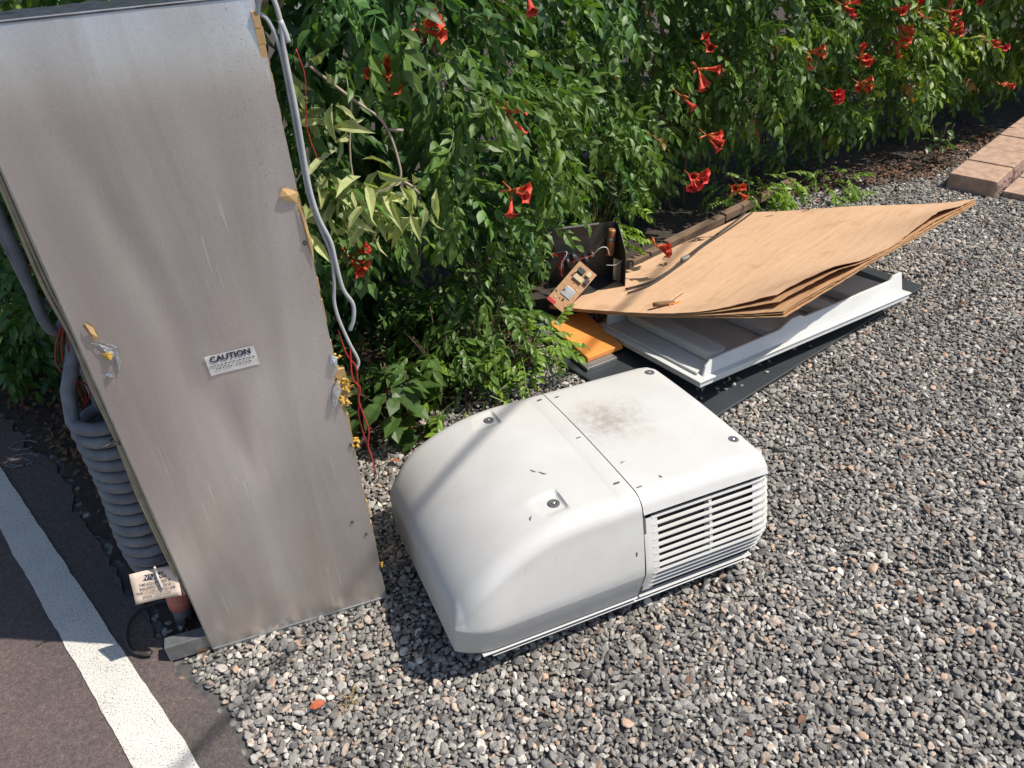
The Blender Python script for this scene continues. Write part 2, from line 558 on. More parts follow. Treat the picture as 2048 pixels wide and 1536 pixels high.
# local frames of the large things, used to keep stones out from inside them
CAB_A, CAB_YAW, CAB_W, CAB_H, CAB_D = Vector((-.926, 1.446, 0)), math.atan2(.296, .955), .519, 1.702, .62
AC_LOC, AC_ROT = Vector((.336, 1.439, .077)), Matrix.Rotation(.381, 3, 'Z') @ Matrix.Rotation(.042, 3, 'Y') @ Matrix.Rotation(-.065, 3, 'X')
BLK_A, BLK_YAW, BLK_L, BLK_W = Vector((.64, 2.27, 0)), math.atan2(.873, 1.186), 1.76, .72


def inside_local(x, y, ox, oy, yaw, x0, x1, y0, y1):
    dx, dy = x - ox, y - oy; c, s = math.cos(yaw), math.sin(yaw)
    a, b = dx * c + dy * s, -dx * s + dy * c
    return (a > x0) & (a < x1) & (b > y0) & (b < y1)


def grid_pts(x0, x1, y0, y1, sp, jit):
    gx, gy = np.meshgrid(np.arange(x0, x1, sp), np.arange(y0, y1, sp))
    p = np.c_[gx.ravel(), gy.ravel()]
    return p + rng.uniform(-jit, jit, p.shape) * sp


def soil_front(x):
    xs = [-3.6, -2.7, -1.0, -.66, -.6, -.35, .05, .25, .65, 1.2, 1.75, 2.05, 2.75, 3.6, 6.5]
    ys = [2.6, 2.6, 1.4, 1.7, 2.36, 2.5, 2.72, 3.15, 3.55, 4.05, 4.55, 4.68, 4.75, 5.35, 6.6]
    return np.interp(x, xs, ys)


def gravel_mask(p):
    x, y = p[:, 0], p[:, 1]
    ax = np.array([asphalt_x(float(v)) for v in y])
    ok = (x > ax + .01 + .03 * rng.random(len(x))) & (y < soil_front(x) + .10 * rng.standard_normal(len(x)).clip(-1.2, 1.2))
    ok &= ~inside_local(x, y, CAB_A.x, CAB_A.y, CAB_YAW, -.005, CAB_W + .0, .015, CAB_D)
    ok &= ~inside_local(x, y, AC_LOC.x, AC_LOC.y, .381, -.36, .34, .22, .62)
    ok &= ~inside_local(x, y, BLK_A.x, BLK_A.y, BLK_YAW, .0, BLK_L, .0, BLK_W)
    ok &= ~inside_local(x, y, 2.79, 4.56, .766, .0, 1.6, -.66, .0)
    return ok


Rm = np.array(ROT)


def in_view(p, margin):
    d = np.c_[p[:, 0], p[:, 1], np.zeros(len(p)) - CAM_Z] @ Rm
    u = 1024 + 1539 * d[:, 0] / -d[:, 2]; v = 768 - 1539 * d[:, 1] / -d[:, 2]
    return (d[:, 2] < 0) & (u > -margin) & (u < 2048 + margin) & (v > -margin) & (v < 1536 + margin)


layers = []
a = grid_pts(-1.2, 5.5, .3, 6.2, .0134, .48); a = a[in_view(a, 60)]; layers.append((a, .0172, 0.0))
b = grid_pts(-1.2, 5.5, .3, 6.2, .034, .48); b = b[in_view(b, 60)]; layers.append((b, .0202, .005))
c = grid_pts(-1.5, 6.5, -.6, 6.5, .03, .48); c = c[~in_view(c, 60)]; layers.append((c, .036, 0.0))
P, SC, RO, CO = [], [], [], []
pal = np.array([(.05, .052, .056), (.085, .087, .088), (.12, .12, .118), (.16, .158, .152), (.21, .206, .196), (.28, .272, .258), (.40, .388, .365), (.31, .25, .205), (.36, .245, .175), (.20, .16, .135)])
prob = np.array([.09, .14, .18, .18, .15, .11, .07, .06, .025, .035]); prob = prob / prob.sum()
pal = (pal.mean(0) + (pal - pal.mean(0)) * .80) * np.array([[1.03, 1.0, .95]])
for p, size, lift in layers:
    p = p[gravel_mask(p)]
    if lift:      # a few stones kicked onto the black board
        bl = np.c_[rng.uniform(.12, .95, 60), rng.normal(.13, .03, 60)]
        cb_, sb_ = math.cos(BLK_YAW), math.sin(BLK_YAW)
        p = np.r_[p, np.c_[BLK_A.x + bl[:, 0] * cb_ - bl[:, 1] * sb_, BLK_A.y + bl[:, 0] * sb_ + bl[:, 1] * cb_]]
    n = len(p)
    s = size * np.exp(rng.normal(0, .27, n)).clip(.5, 1.75)
    und = np.array([noise.noise(Vector((x * 3, y * 3, 0))) for x, y in p]) * .006
    z = .004 + s * .18 + lift + und + rng.uniform(-.003, .004, n)
    if lift: z[-60:] = .026 + s[-60:] * .22
    P.append(np.c_[p, z]); SC.append(np.c_[s, s, s * rng.uniform(.8, 1.15, n)])
    RO.append(np.c_[rng.normal(0, .38, n), rng.normal(0, .38, n), rng.uniform(0, 6.283, n)])
    patch = np.array([noise.noise(Vector((x * 2.3 + 5, y * 2.3, 0))) for x, y in p])
    ci = rng.choice(len(pal), n, p=prob)
    col = pal[ci] * rng.uniform(.8, 1.25, (n, 1)) * (1 + .30 * patch[:, None]) * 1.55 + .012
    CO.append(col)
P, SC, RO, CO = map(np.concatenate, (P, SC, RO, CO))
gme = bpy.data.meshes.new('gravel')
gme.vertices.add(len(P)); gme.vertices.foreach_set('co', P.astype(np.float32).ravel())
for nm, arr in (('scl', SC), ('rot', RO)):
    at = gme.attributes.new(nm, 'FLOAT_VECTOR', 'POINT'); at.data.foreach_set('vector', arr.astype(np.float32).ravel())
at = gme.attributes.new('idx', 'INT', 'POINT'); at.data.foreach_set('value', rng.integers(0, 12, len(P)).astype(np.int32))
at = gme.attributes.new('col', 'FLOAT_COLOR', 'POINT'); at.data.foreach_set('color', np.c_[CO, np.ones(len(P))].astype(np.float32).ravel())
gravel = bpy.data.objects.new('gravel', gme); C.objects.link(gravel)
gme.materials.append(M['stone'])
tag(gravel, 'grey and tan crushed stone gravel spread over the ground', 'gravel', kind='stuff')
ng = bpy.data.node_groups.new('scatter_stones', 'GeometryNodeTree')
ng.interface.new_socket('Geometry', in_out='INPUT', socket_type='NodeSocketGeometry')
ng.interface.new_socket('Geometry', in_out='OUTPUT', socket_type='NodeSocketGeometry')
gi, go = ng.nodes.new('NodeGroupInput'), ng.nodes.new('NodeGroupOutput')
iop = ng.nodes.new('GeometryNodeInstanceOnPoints'); ci_ = ng.nodes.new('GeometryNodeCollectionInfo')
ci_.inputs['Collection'].default_value = stone_col
ci_.inputs['Separate Children'].default_value = True; ci_.inputs['Reset Children'].default_value = True
iop.inputs['Pick Instance'].default_value = True


def named(nm, ty):
    x = ng.nodes.new('GeometryNodeInputNamedAttribute'); x.data_type = ty; x.inputs['Name'].default_value = nm
    return x.outputs[0]


ng.links.new(gi.outputs[0], iop.inputs['Points']); ng.links.new(ci_.outputs[0], iop.inputs['Instance'])
ng.links.new(named('idx', 'INT'), iop.inputs['Instance Index'])
e2r = ng.nodes.new('FunctionNodeEulerToRotation'); ng.links.new(named('rot', 'FLOAT_VECTOR'), e2r.inputs[0])
ng.links.new(e2r.outputs[0], iop.inputs['Rotation']); ng.links.new(named('scl', 'FLOAT_VECTOR'), iop.inputs['Scale'])
ng.links.new(iop.outputs[0], go.inputs[0])
gmod = gravel.modifiers.new('stones', 'NODES'); gmod.node_group = ng

# ================================================================== BLOCK STEP (right)
st = empty('block_step', (2.79, 4.56, 0), (0, 0, .766), 'tan concrete block step at the foot of the hedge, far right', 'step')


def rough_block(parent, x0, x1, y0, y1, z0, z1, seed):
    cap = MB().box(x0, x1, y0, y1, z0, z1).build('block', M['block'], parent, bevel=.006)
    # split face on the side turned to the gravel
    rs = np.random.default_rng(seed); nx, nz = 12, 6
    vs, fs = [], []
    for j in range(nz + 1):
        for i in range(nx + 1):
            d = 0 if i in (0, nx) or j in (0, nz) else rs.uniform(.002, .02)
            vs.append((x0 + .006 + (x1 - x0 - .012) * i / nx, y0 - .003 - d, z0 + .004 + (z1 - z0 - .012) * j / nz))
    for j in range(nz):
        for i in range(nx):
            q = j * (nx + 1) + i; fs.append((q, q + 1, q + nx + 2, q + nx + 1))
    MB().add(vs, fs).build('split_face', M['splitface'], cap)


for i in range(5):
    rough_block(st, .005 + i * .31, .305 + i * .31, -.27, 0, 0, .105 + .003 * (i % 2), 20 + i)
for i in range(5):
    rough_block(st, .075 + i * .31, .37 + i * .31, -.64, -.30, -.03, .035, 40 + i)

# ================================================================== HEDGE
PATH = np.array([(-4.6, 3.7), (-3.4, 3.3), (-2.2, 3.1), (-1.2, 2.8), (-.64, 2.70), (-.2, 2.82), (-.04, 3.02), (.0, 3.52), (.42, 3.98), (1.10, 4.40), (1.74, 4.76), (2.4, 5.12), (3.2, 5.45), (4.2, 5.9), (5.6, 6.45), (7.5, 7.1)])
seg = np.diff(PATH, axis=0); seglen = np.hypot(seg[:, 0], seg[:, 1]); cum = np.r_[0, np.cumsum(seglen)]
HEDGE_L = cum[-1]


def path_at(s):
    x = np.interp(s, cum, PATH[:, 0]); y = np.interp(s, cum, PATH[:, 1])
    e = .12
    dx = np.interp(s + e, cum, PATH[:, 0]) - np.interp(s - e, cum, PATH[:, 0])
    dy = np.interp(s + e, cum, PATH[:, 1]) - np.interp(s - e, cum, PATH[:, 1])
    L = np.hypot(dx, dy); dx, dy = dx / L, dy / L
    return x, y, dx, dy


def bulge(s, z):
    """how far the foliage front stands out from the hedge foot line"""
    xw = np.interp(s, cum, PATH[:, 0])
    right = np.clip((xw - .9) / 1.0, 0, 1)
    low = np.clip(z / .75, 0, 1)
    base = .05 + .17 * low ** .8 + .06 * np.sin(z * 3.1 + s * 2.3) + .07 * np.sin(s * 5.1 + 1.0) * np.sin(z * 4.0 + s)
    base += .05 * np.sin(s * 11 + z * 7) + .11 * np.sin(s * 3.7 + 2.0 * np.sin(z * 2.6)) * np.sin(z * 5.2 + 1.3 * s)
    # the foot on the right is hollow: foliage there hangs above bare stems
    hollow = right * np.clip((.52 - z) / .35, 0, 1)
    left_h = np.exp(-((xw + .45) / .33) ** 2) * np.exp(-((z - .42) / .26) ** 2)
    mid = np.clip((xw + .16) / .12, 0, 1) * np.clip((1.9 - xw) / .4, 0, 1) * np.clip((.62 - z) / .3, 0, 1)
    base = base + .20 * np.exp(-((xw + 1.0) / .45) ** 2) * np.clip((z - .7) / .3, 0, 1)  # extra unseen swell behind the cabinet, added to shade the asphalt
    return base - .32 * hollow - .62 * left_h - .22 * mid


def leaflet(L, W, fold=.25, curl=.15):
    v = [(0, 0, 0), (-.36 * W, .30 * L, fold * W * .5), (0, .32 * L, 0), (.36 * W, .30 * L, fold * W * .5),
         (-.42 * W, .60 * L, fold * W * .5 - curl * L * .3), (0, .64 * L, -curl * L * .3), (.42 * W, .60 * L, fold * W * .5 - curl * L * .3), (0, L, -curl * L)]
    t = [(0, 2, 1), (0, 3, 2), (1, 2, 5), (1, 5, 4), (2, 3, 6), (2, 6, 5), (4, 5, 7), (5, 6, 7)]
    return np.array(v), np.array(t)


def rot_np(axis, a):
    return np.array(Matrix.Rotation(a, 3, axis))


def compound_leaf(seed, pairs=4, L=.21, LL=.062, LW=.032, droop=.9):
    """pinnate leaf, base at origin, running along +Y, arching down (-Z)"""
    rs = random.Random(seed); V, T = [], []; nb = 0

    def spine(t):
        return np.array([.02 * math.sin(t * 3 + seed), L * t * (1 - .18 * t * t * droop), -L * droop * .42 * t * t])

    def put(v, t):
        nonlocal nb
        V.append(v); T.append(t + nb); nb += len(v)
    # rachis: thin three-sided rod
    pts = [spine(t) for t in np.linspace(0, 1, 5)]
    rv, rt = [], []
    for i, p in enumerate(pts):
        for k in range(3):
            a_ = k * 2.094; rv.append(p + np.array([.0016 * math.cos(a_), 0, .0016 * math.sin(a_)]))
    for i in range(4):
        for k in range(3):
            k2 = (k + 1) % 3; rt += [(i * 3 + k, i * 3 + k2, i * 3 + 3 + k2), (i * 3 + k, i * 3 + 3 + k2, i * 3 + 3 + k)]
    put(np.array(rv), np.array(rt))
    for i in range(pairs + 1):
        t = .28 + .72 * i / pairs
        for sd in ((-1, 1) if i < pairs else (0,)):
            k = rs.uniform(.8, 1.15) * (1 - .12 * abs(i - pairs * .5) / pairs)
            v, tr = leaflet(LL * k, LW * k * rs.uniform(.9, 1.15), rs.uniform(.1, .5), rs.uniform(.05, .4))
            tilt = -.45 * droop * t - rs.uniform(0, .5)
            Mx = rot_np('Z', -sd * rs.uniform(.75, 1.15) + rs.uniform(-.1, .1)) @ rot_np('Y', sd * rs.uniform(-.1, .5)) @ rot_np('X', tilt)
            put(v @ Mx.T + spine(t), tr)
    return np.concatenate(V), np.concatenate(T)


LEAVES = [compound_leaf(i, pairs=[3, 4, 4, 5, 3, 4][i % 6], L=[.17, .21, .23, .26, .19, .22][i % 6], LL=[.066, .06, .064, .058, .072, .06][i % 6], LW=[.036, .031, .033, .030, .038, .032][i % 6]) for i in range(12)]


def place_leaves(pos, yaw, pitch, roll, scale, var, tint):
    """bake many leaves into one vertex / triangle array"""
    VV, TT, CC = [], [], []; nb = 0
    for k in range(len(LEAVES)):
        idx = np.nonzero(var == k)[0]
        if not len(idx): continue
        v, t = LEAVES[k]
        cy, sy = np.cos(yaw[idx]), np.sin(yaw[idx]); cp, sp = np.cos(pitch[idx]), np.sin(pitch[idx]); cr, sr = np.cos(roll[idx]), np.sin(roll[idx])
        x = v[None, :, 0] * cr[:, None] + v[None, :, 2] * sr[:, None]
        z = -v[None, :, 0] * sr[:, None] + v[None, :, 2] * cr[:, None]
        y = np.broadcast_to(v[None, :, 1], x.shape)
        y2 = y * cp[:, None] - z * sp[:, None]; z2 = y * sp[:, None] + z * cp[:, None]
        x3 = x * cy[:, None] - y2 * sy[:, None]; y3 = x * sy[:, None] + y2 * cy[:, None]
        q = np.stack([x3, y3, z2], -1) * scale[idx][:, None, None] + pos[idx][:, None, :]
        VV.append(q.reshape(-1, 3))
        TT.append((t[None] + (np.arange(len(idx)) * len(v))[:, None, None] + nb).reshape(-1, 3))
        CC.append(np.repeat(tint[idx], len(v), axis=0)); nb += len(idx) * len(v)
    return np.concatenate(VV), np.concatenate(TT), np.concatenate(CC)


hedge = empty('trumpet_vine_hedge', (0, 0, 0), (0, 0, 0), 'tall green trumpet vine hedge with clusters of red trumpet flowers', 'hedge')
S0, S1 = np.interp(-3.2, PATH[:, 0], cum), np.interp(6.2, PATH[:, 0], cum)


def hedge_top(s):
    return 2.25 + .25 * np.sin(s * 1.7) + .12 * np.sin(s * 4.3)


def scatter(n, d0, d1, zmin=.03):
    s = rng.uniform(S0, S1, n); xw = np.interp(s, cum, PATH[:, 0])
    z = zmin + (hedge_top(s) - zmin) * rng.random(n) ** .95
    d = rng.uniform(d0, d1, n)
    # bare stems on the right foot
    hollow = (xw > 1.0) & (z < .24 + .10 * np.sin(s * 7) + .12 * rng.standard_normal(n)) & (rng.random(n) < .8)
    # clumps of foliage with dark gaps between
    cl = np.array([noise.noise(Vector((a_ * 3.6, b_ * 4.2, 7))) + .5 * noise.noise(Vector((a_ * 9, b_ * 9, 2))) for a_, b_ in zip(s, z)])
    keep = ~hollow & ((rng.random(n) < np.clip(.62 + 1.5 * cl, .10, 1.0)) | (d0 > .3))
    cave = (((xw + .40) / .40) ** 2 + ((z - .42) / .30) ** 2 < 1) & (rng.random(n) < .88) & (d0 < .3)
    keep &= ~cave
    s, z, d = s[keep], z[keep], d[keep]
    x, y, dx, dy = path_at(s)
    off = bulge(s, z) - d
    nx, ny = dy, -dx
    pos = np.c_[x + nx * off, y + ny * off, z]
    face = np.arctan2(ny, nx) - math.pi / 2          # leaf +Y points out of the hedge
    return pos, face, s, z, d


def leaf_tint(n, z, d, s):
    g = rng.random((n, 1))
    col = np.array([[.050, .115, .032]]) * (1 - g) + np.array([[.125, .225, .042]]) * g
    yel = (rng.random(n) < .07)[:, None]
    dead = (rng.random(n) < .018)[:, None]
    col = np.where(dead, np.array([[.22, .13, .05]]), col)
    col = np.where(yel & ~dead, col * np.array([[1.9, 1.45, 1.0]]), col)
    xw = np.interp(s, cum, PATH[:, 0])[:, None]; x_blend = np.clip((xw - .4) / 2.2, 0, 1)  # leaf tint shifts to lighter yellow-green towards the right
    col = col * (np.array([[.82, .92, 1.05]]) * (1 - x_blend) + np.array([[1.45, 1.18, .9]]) * x_blend)
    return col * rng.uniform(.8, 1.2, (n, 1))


specs = [(5000, -.04, .10), (5000, .06, .25), (3600, .2, .55)]
Ps, Ys, Zs, Ds, Ss = [], [], [], [], []
for n, d0, d1 in specs:
    p, f, s, z, d = scatter(n, d0, d1)
    Ps.append(p); Ys.append(f); Zs.append(z); Ds.append(d); Ss.append(s)
pos, face, zz, dd, ss = map(np.concatenate, (Ps, Ys, Zs, Ds, Ss))
n = len(pos)
yaw = face + rng.normal(0, .75, n)
pitch = rng.normal(-.35, .5, n)
roll = rng.normal(0, .5, n)
scale = rng.uniform(.75, 1.2, n)
var = rng.integers(0, len(LEAVES), n)
tint = leaf_tint(n, zz, dd, ss)
# the three hundred leaves that show largest stay single parts
dcam = np.linalg.norm(pos - np.array([0, 0, CAM_Z]), axis=1)
dv = (pos - np.array([0, 0, CAM_Z])) @ Rm
uu = 1024 + 1539 * dv[:, 0] / -dv[:, 2]; vv = 768 - 1539 * dv[:, 1] / -dv[:, 2]
front = (dd < .1) & (uu > 20) & (uu < 2030) & (vv > 10) & (vv < 900) & ~((uu < 560 + vv * .22) & (vv < 1300))
cand = np.nonzero(front)[0]
single = cand[np.argsort(dcam[cand] / scale[cand])[:300]]
rest = np.ones(n, bool); rest[single] = False
v_, t_, c_ = place_leaves(pos[rest], yaw[rest], pitch[rest], roll[rest], scale[rest], var[rest], tint[rest])
tag(np_mesh('foliage', v_, t_, M['leaf'], hedge, c_), kind='stuff')
leaf_me = []
for v, t in LEAVES:
    me = bpy.data.meshes.new('leaf'); me.from_pydata(v.tolist(), [], t.tolist()); me.materials.append(M['leaf1']); leaf_me.append(me)
for i in single:
    o = bpy.data.objects.new('leaf', leaf_me[var[i]]); C.objects.link(o); o.parent = hedge
    o.location = pos[i]; o.scale = (scale[i],) * 3
    o.rotation_euler = (Matrix.Rotation(yaw[i], 3, 'Z') @ Matrix.Rotation(pitch[i], 3, 'X') @ Matrix.Rotation(roll[i], 3, 'Y')).to_euler()
# deep interior: coarse leaf mass that closes the hedge, tint dimmed for shade
p, f, s, z, d = scatter(9000, .45, 1.0)
n = len(p); iv, it = leaflet(.12, .08, .2, .3)
q = []
for i in range(n):
    Mx = np.array(Matrix.Rotation(f[i] + random.gauss(0, .8), 3, 'Z') @ Matrix.Rotation(random.gauss(-.9, .5), 3, 'X'))
    q.append(iv @ Mx.T + p[i])
tt = (it[None] + (np.arange(n) * len(iv))[:, None, None]).reshape(-1, 3)
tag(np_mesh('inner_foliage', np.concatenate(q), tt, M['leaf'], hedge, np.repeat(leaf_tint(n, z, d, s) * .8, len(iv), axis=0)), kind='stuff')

# woody stems
rs = random.Random(3)
for i in range(60):
    sx = rs.uniform(np.interp(.5, PATH[:, 0], cum), np.interp(3.6, PATH[:, 0], cum)) if i < 48 else rs.uniform(S0 + 1, np.interp(.4, PATH[:, 0], cum))
    x, y, dx, dy = [float(q) for q in path_at(np.array([sx]))]
    b0 = rs.uniform(.05, .5)
    p0 = Vector((x - dy * b0, y + dx * b0, -.02)); h = rs.uniform(.6, 1.3)
    lean = Vector((dx, dy, 0)) * rs.uniform(-.35, .35) + Vector((dy, -dx, 0)) * rs.uniform(-.05, .35)
    pts = [p0 + lean * t * t + Vector((rs.gauss(0, .02), rs.gauss(0, .02), h * t)) for t in (0, .25, .5, .75, 1)]
    r0 = rs.choice([.004, .005, .007, .012])
    MB().tube(smooth_path(pts, 3), [r0 * (1 - .5 * k / 12) for k in range(13)], 5).build('stem', M['stem'], hedge, True)


def trumpet(mb_r, mb_c, base, d, L, seed):
    rs = random.Random(seed); d = Vector(d).normalized(); a = d.orthogonal().normalized(); b = d.cross(a); n = 10
    prof = [(0, .0035), (.18, .0045), (.45, .007), (.75, .011), (.9, .014)]
    vs, fs = [], []
    for t, r in prof:
        for k in range(n):
            th = 2 * math.pi * k / n; vs.append(Vector(base) + d * L * t + (a * math.cos(th) + b * math.sin(th)) * r)
    for k in range(n):       # five flared lobes
        th = 2 * math.pi * k / n; rr_ = .024 if k % 2 == 0 else .016
        vs.append(Vector(base) + d * L * (1.0 - (.04 if k % 2 == 0 else 0)) + (a * math.cos(th) + b * math.sin(th)) * rr_ * rs.uniform(.85, 1.15))
    for i in range(len(prof)):
        for k in range(n):
            k2 = (k + 1) % n; fs.append((i * n + k, i * n + k2, (i + 1) * n + k2, (i + 1) * n + k))
    mb_r.add(vs, fs)
    mb_c.tube([Vector(base) - d * .018, Vector(base), Vector(base) + d * L * .25], [.0025, .0055, .0058], 6)


FLOWERS = [(-.34, 2.44, 1.375, 5), (-.22, 2.47, 1.488, 4), (.10, 2.68, 1.545, 2), (.88, 3.56, 1.069, 4), (.94, 3.61, 1.139, 2), (.96, 3.63, .755, 5), (.89, 3.57, .582, 6), (1.20, 3.86, .384, 3), (1.60, 4.19, .968, 4), (1.83, 4.38, .707, 6), (2.01, 4.50, .843, 4), (2.05, 4.53, .704, 4), (2.28, 4.68, .958, 4), (2.40, 4.76, 1.025, 3), (2.66, 4.90, .98, 5), (2.19, 4.62, 1.066, 4), (1.81, 4.37, 1.143, 4), (2.71, 4.92, .871, 3), (2.28, 4.68, .877, 3), (3.05, 5.08, .779, 3), (3.16, 5.13, .709, 2), (3.30, 5.20, .463, 4), (.02, 2.56, .954, 3), (-.53, 2.40, .821, 3), (.70, 3.40, .322, 3), (.79, 3.48, .982, 1), (.02, 2.58, 1.207, 2), (3.42, 5.25, .725, 2), (-1.80, 2.70, .779, 3), (-2.0, 2.76, .504, 3), (2.9, 5.02, 1.02, 3), (3.6, 5.38, .86, 3)]
for i, (x, y, z, k) in enumerate(FLOWERS):
    rs = random.Random(500 + i); fr, fc = MB(), MB()
    cl = bpy.data.objects.new('flower_cluster', None); cl.empty_display_size = .03; C.objects.link(cl); cl.parent = hedge; cl.location = (x + .02, y - .055, z)
    out = Vector((.55, -.8, -.05))
    fc.tube([-out * .05 + Vector((0, 0, .015)), Vector((0, 0, 0))], .0028, 5)
    for j in range(k):
        d = (out + Vector((rs.gauss(0, .6), rs.gauss(0, .35), rs.gauss(-.1, .55)))).normalized()
        trumpet(fr, fc, d * .022, d, rs.uniform(.05, .075), i * 31 + j)
    for j in range(k):       # unopened buds
        d = (out + Vector((rs.gauss(0, .8), rs.gauss(0, .5), rs.gauss(.2, .6)))).normalized()
        fc.tube([d * .005, d * .03, d * .045], [.003, .006, .002], 6)
    fr.build('petals', M['flower'], cl, True); fc.build('buds', M['calyx'], cl, True)

# ------------------------------------------------------------------ wilted cut branch caught on the hedge
wb = empty('wilted_branch', (-.34, 2.26, 1.125), (0, 0, 0), 'cut branch with limp pale yellow-green leaves hanging on the hedge', 'branch')
tw = MB()
tw.tube(smooth_path([(-.17, .05, .30), (-.06, 0, .22), (.02, -.01, .15), (.05, -.02, .04), (.04, -.03, -.02), (-.06, -.03, -.06), (-.12, -.02, -.08)], 5), [.0050 - .00008 * k for k in range(31)], 6)
tw.tube([(.03, -.012, .13), (.075, -.012, .125)], [.005, .004], 6)
tw.tube([(.045, -.028, -.01), (.08, -.03, -.035), (.10, -.03, -.06)], [.005, .004, .0035], 6)
tw.tube(smooth_path([(-.06, 0, .22), (-.09, -.02, .05), (-.08, -.02, -.1), (-.05, -.02, -.22)], 4), .003, 5)
tw.build('twig', M['twig'], wb, True)
wl = [leaflet(.098, .030, f_, c_2) for f_, c_2 in ((.5, .25), (.8, .35), (1.1, .15), (.6, .45))]
wme = []
for v, t in wl:
    me = bpy.data.meshes.new('wilted_leaf'); me.from_pydata(v.tolist(), [], t.tolist()); me.materials.append(M['wilt']); wme.append(me)
rs = random.Random(11)
for i in range(105):
    k = rs.random()
    if k < .72:
        c_0 = Vector((rs.gauss(-.07, .085), rs.gauss(-.03, .04), rs.gauss(-.075, .06)))
    else:
        c_0 = Vector((rs.gauss(-.17, .06), rs.gauss(0, .03), rs.gauss(.12, .11)))
    o = bpy.data.objects.new('wilted_leaf', wme[rs.randrange(4)]); C.objects.link(o); o.parent = wb; o.location = c_0
    o.rotation_euler = (rs.gauss(-.95, .65), rs.gauss(0, .8), rs.uniform(1.4, 5.0)); o.scale = (rs.uniform(.7, 1.25),) * 3

# ------------------------------------------------------------------ low plants at the hedge foot
fern_me = []
for i in range(4):
    v, t = compound_leaf(70 + i, pairs=6, L=.19, LL=.042, LW=.021, droop=.55)
    me = bpy.data.meshes.new('leaf'); me.from_pydata(v.tolist(), [], t.tolist()); me.materials.append(M['fern']); fern_me.append(me)
broad_me = []
for i in range(3):
    v, t = leaflet(.085 + .01 * i, .07, .2, .3)
    me = bpy.data.meshes.new('leaf'); me.from_pydata(v.tolist(), [], t.tolist()); me.materials.append(M['broad']); broad_me.append(me)


def low_plant(name, label, loc, fronds, meshes, h, spread, seed, lean=(0, 0), sc=1.0, group=None):
    rs = random.Random(seed); e = empty(name, loc, (0, 0, 0), label, 'plant', group)
    for k in range(max(1, fronds // 5)):
        th = rs.uniform(0, 6.28)
        MB().tube(smooth_path([(0, 0, 0), (math.cos(th) * spread * .3 + lean[0] * .4, math.sin(th) * spread * .3 + lean[1] * .4, h * .6), (math.cos(th) * spread * .6 + lean[0], math.sin(th) * spread * .6 + lean[1], h)], 4), .0025, 5).build('stem', M['stem'], e, True)
    for k in range(fronds):
        th = rs.uniform(0, 6.28); r = spread * math.sqrt(rs.random()) * .75; z = h * rs.uniform(.35, 1.0)
        o = bpy.data.objects.new('leaf', meshes[rs.randrange(len(meshes))]); C.objects.link(o); o.parent = e
        o.location = (math.cos(th) * r + lean[0] * z / h, math.sin(th) * r + lean[1] * z / h, z)
        o.rotation_euler = (rs.gauss(-.15, .35), rs.gauss(0, .3), th - math.pi / 2 + rs.gauss(0, .7)); o.scale = (sc * rs.uniform(.75, 1.2),) * 3
    return e


low_plant('vine_seedling', 'bright green fern-like seedling leaning over gravel behind the white unit', (-.20, 2.56, 0), 20, fern_me, .17, .18, 1, (.03, -.10), 1.3)
low_plant('vine_seedling', 'bright green pinnate shoots beside the orange board', (.06, 2.76, 0), 24, fern_me, .30, .12, 2, (.0, -.08), 1.0)
low_plant('broadleaf_seedling', 'low dark broad-leaved seedling beside the metal cabinet', (-.50, 2.48, 0), 50, broad_me, .28, .18, 3, (0, -.06), 1.15)
low_plant('broadleaf_seedling', 'small broad-leaved seedling at the gravel edge left of the bright seedling', (-.36, 2.38, 0), 16, broad_me, .09, .09, 4, (.02, -.03), .8)
vine_me = []
for me in leaf_me[:6]:
    m2 = me.copy(); m2.materials.clear(); m2.materials.append(M['leaf1']); vine_me.append(m2)
low_plant('vine_clump', 'dense dark green vine clump left of the open black box', (-.10, 3.06, 0), 50, vine_me, .52, .15, 31, (-.02, -.06), .95)
low_plant('vine_clump', 'green vine clump spilling onto the gravel left of the orange board', (-.12, 2.84, 0), 46, vine_me, .36, .20, 32, (.0, -.05), .85)
low_plant('vine_clump', 'shaded vine clump behind the broad-leaved seedlings', (-.30, 2.74, 0), 34, vine_me, .34, .22, 33, (.0, -.02), .9)
low_plant('weed_tuft', 'feathery green weed tuft behind the plywood corner', (2.03, 4.55, 0), 24, fern_me, .16, .18, 5, (0, 0), .75)
low_plant('vine_shoots', 'leafy vine shoots sprawling behind the timber edging', (1.52, 4.44, 0), 44, fern_me, .24, .26, 6, (0, -.05), .95)
low_plant('weed_sprig', 'pale leafy sprig growing beside the block step', (2.93, 4.98, 0), 26, broad_me, .26, .16, 7, (0, 0), .6)
low_plant('vine_shoots', 'green shoots rising behind the open black metal box', (.50, 3.80, 0), 30, fern_me, .42, .2, 8, (0, 0), 1.0)

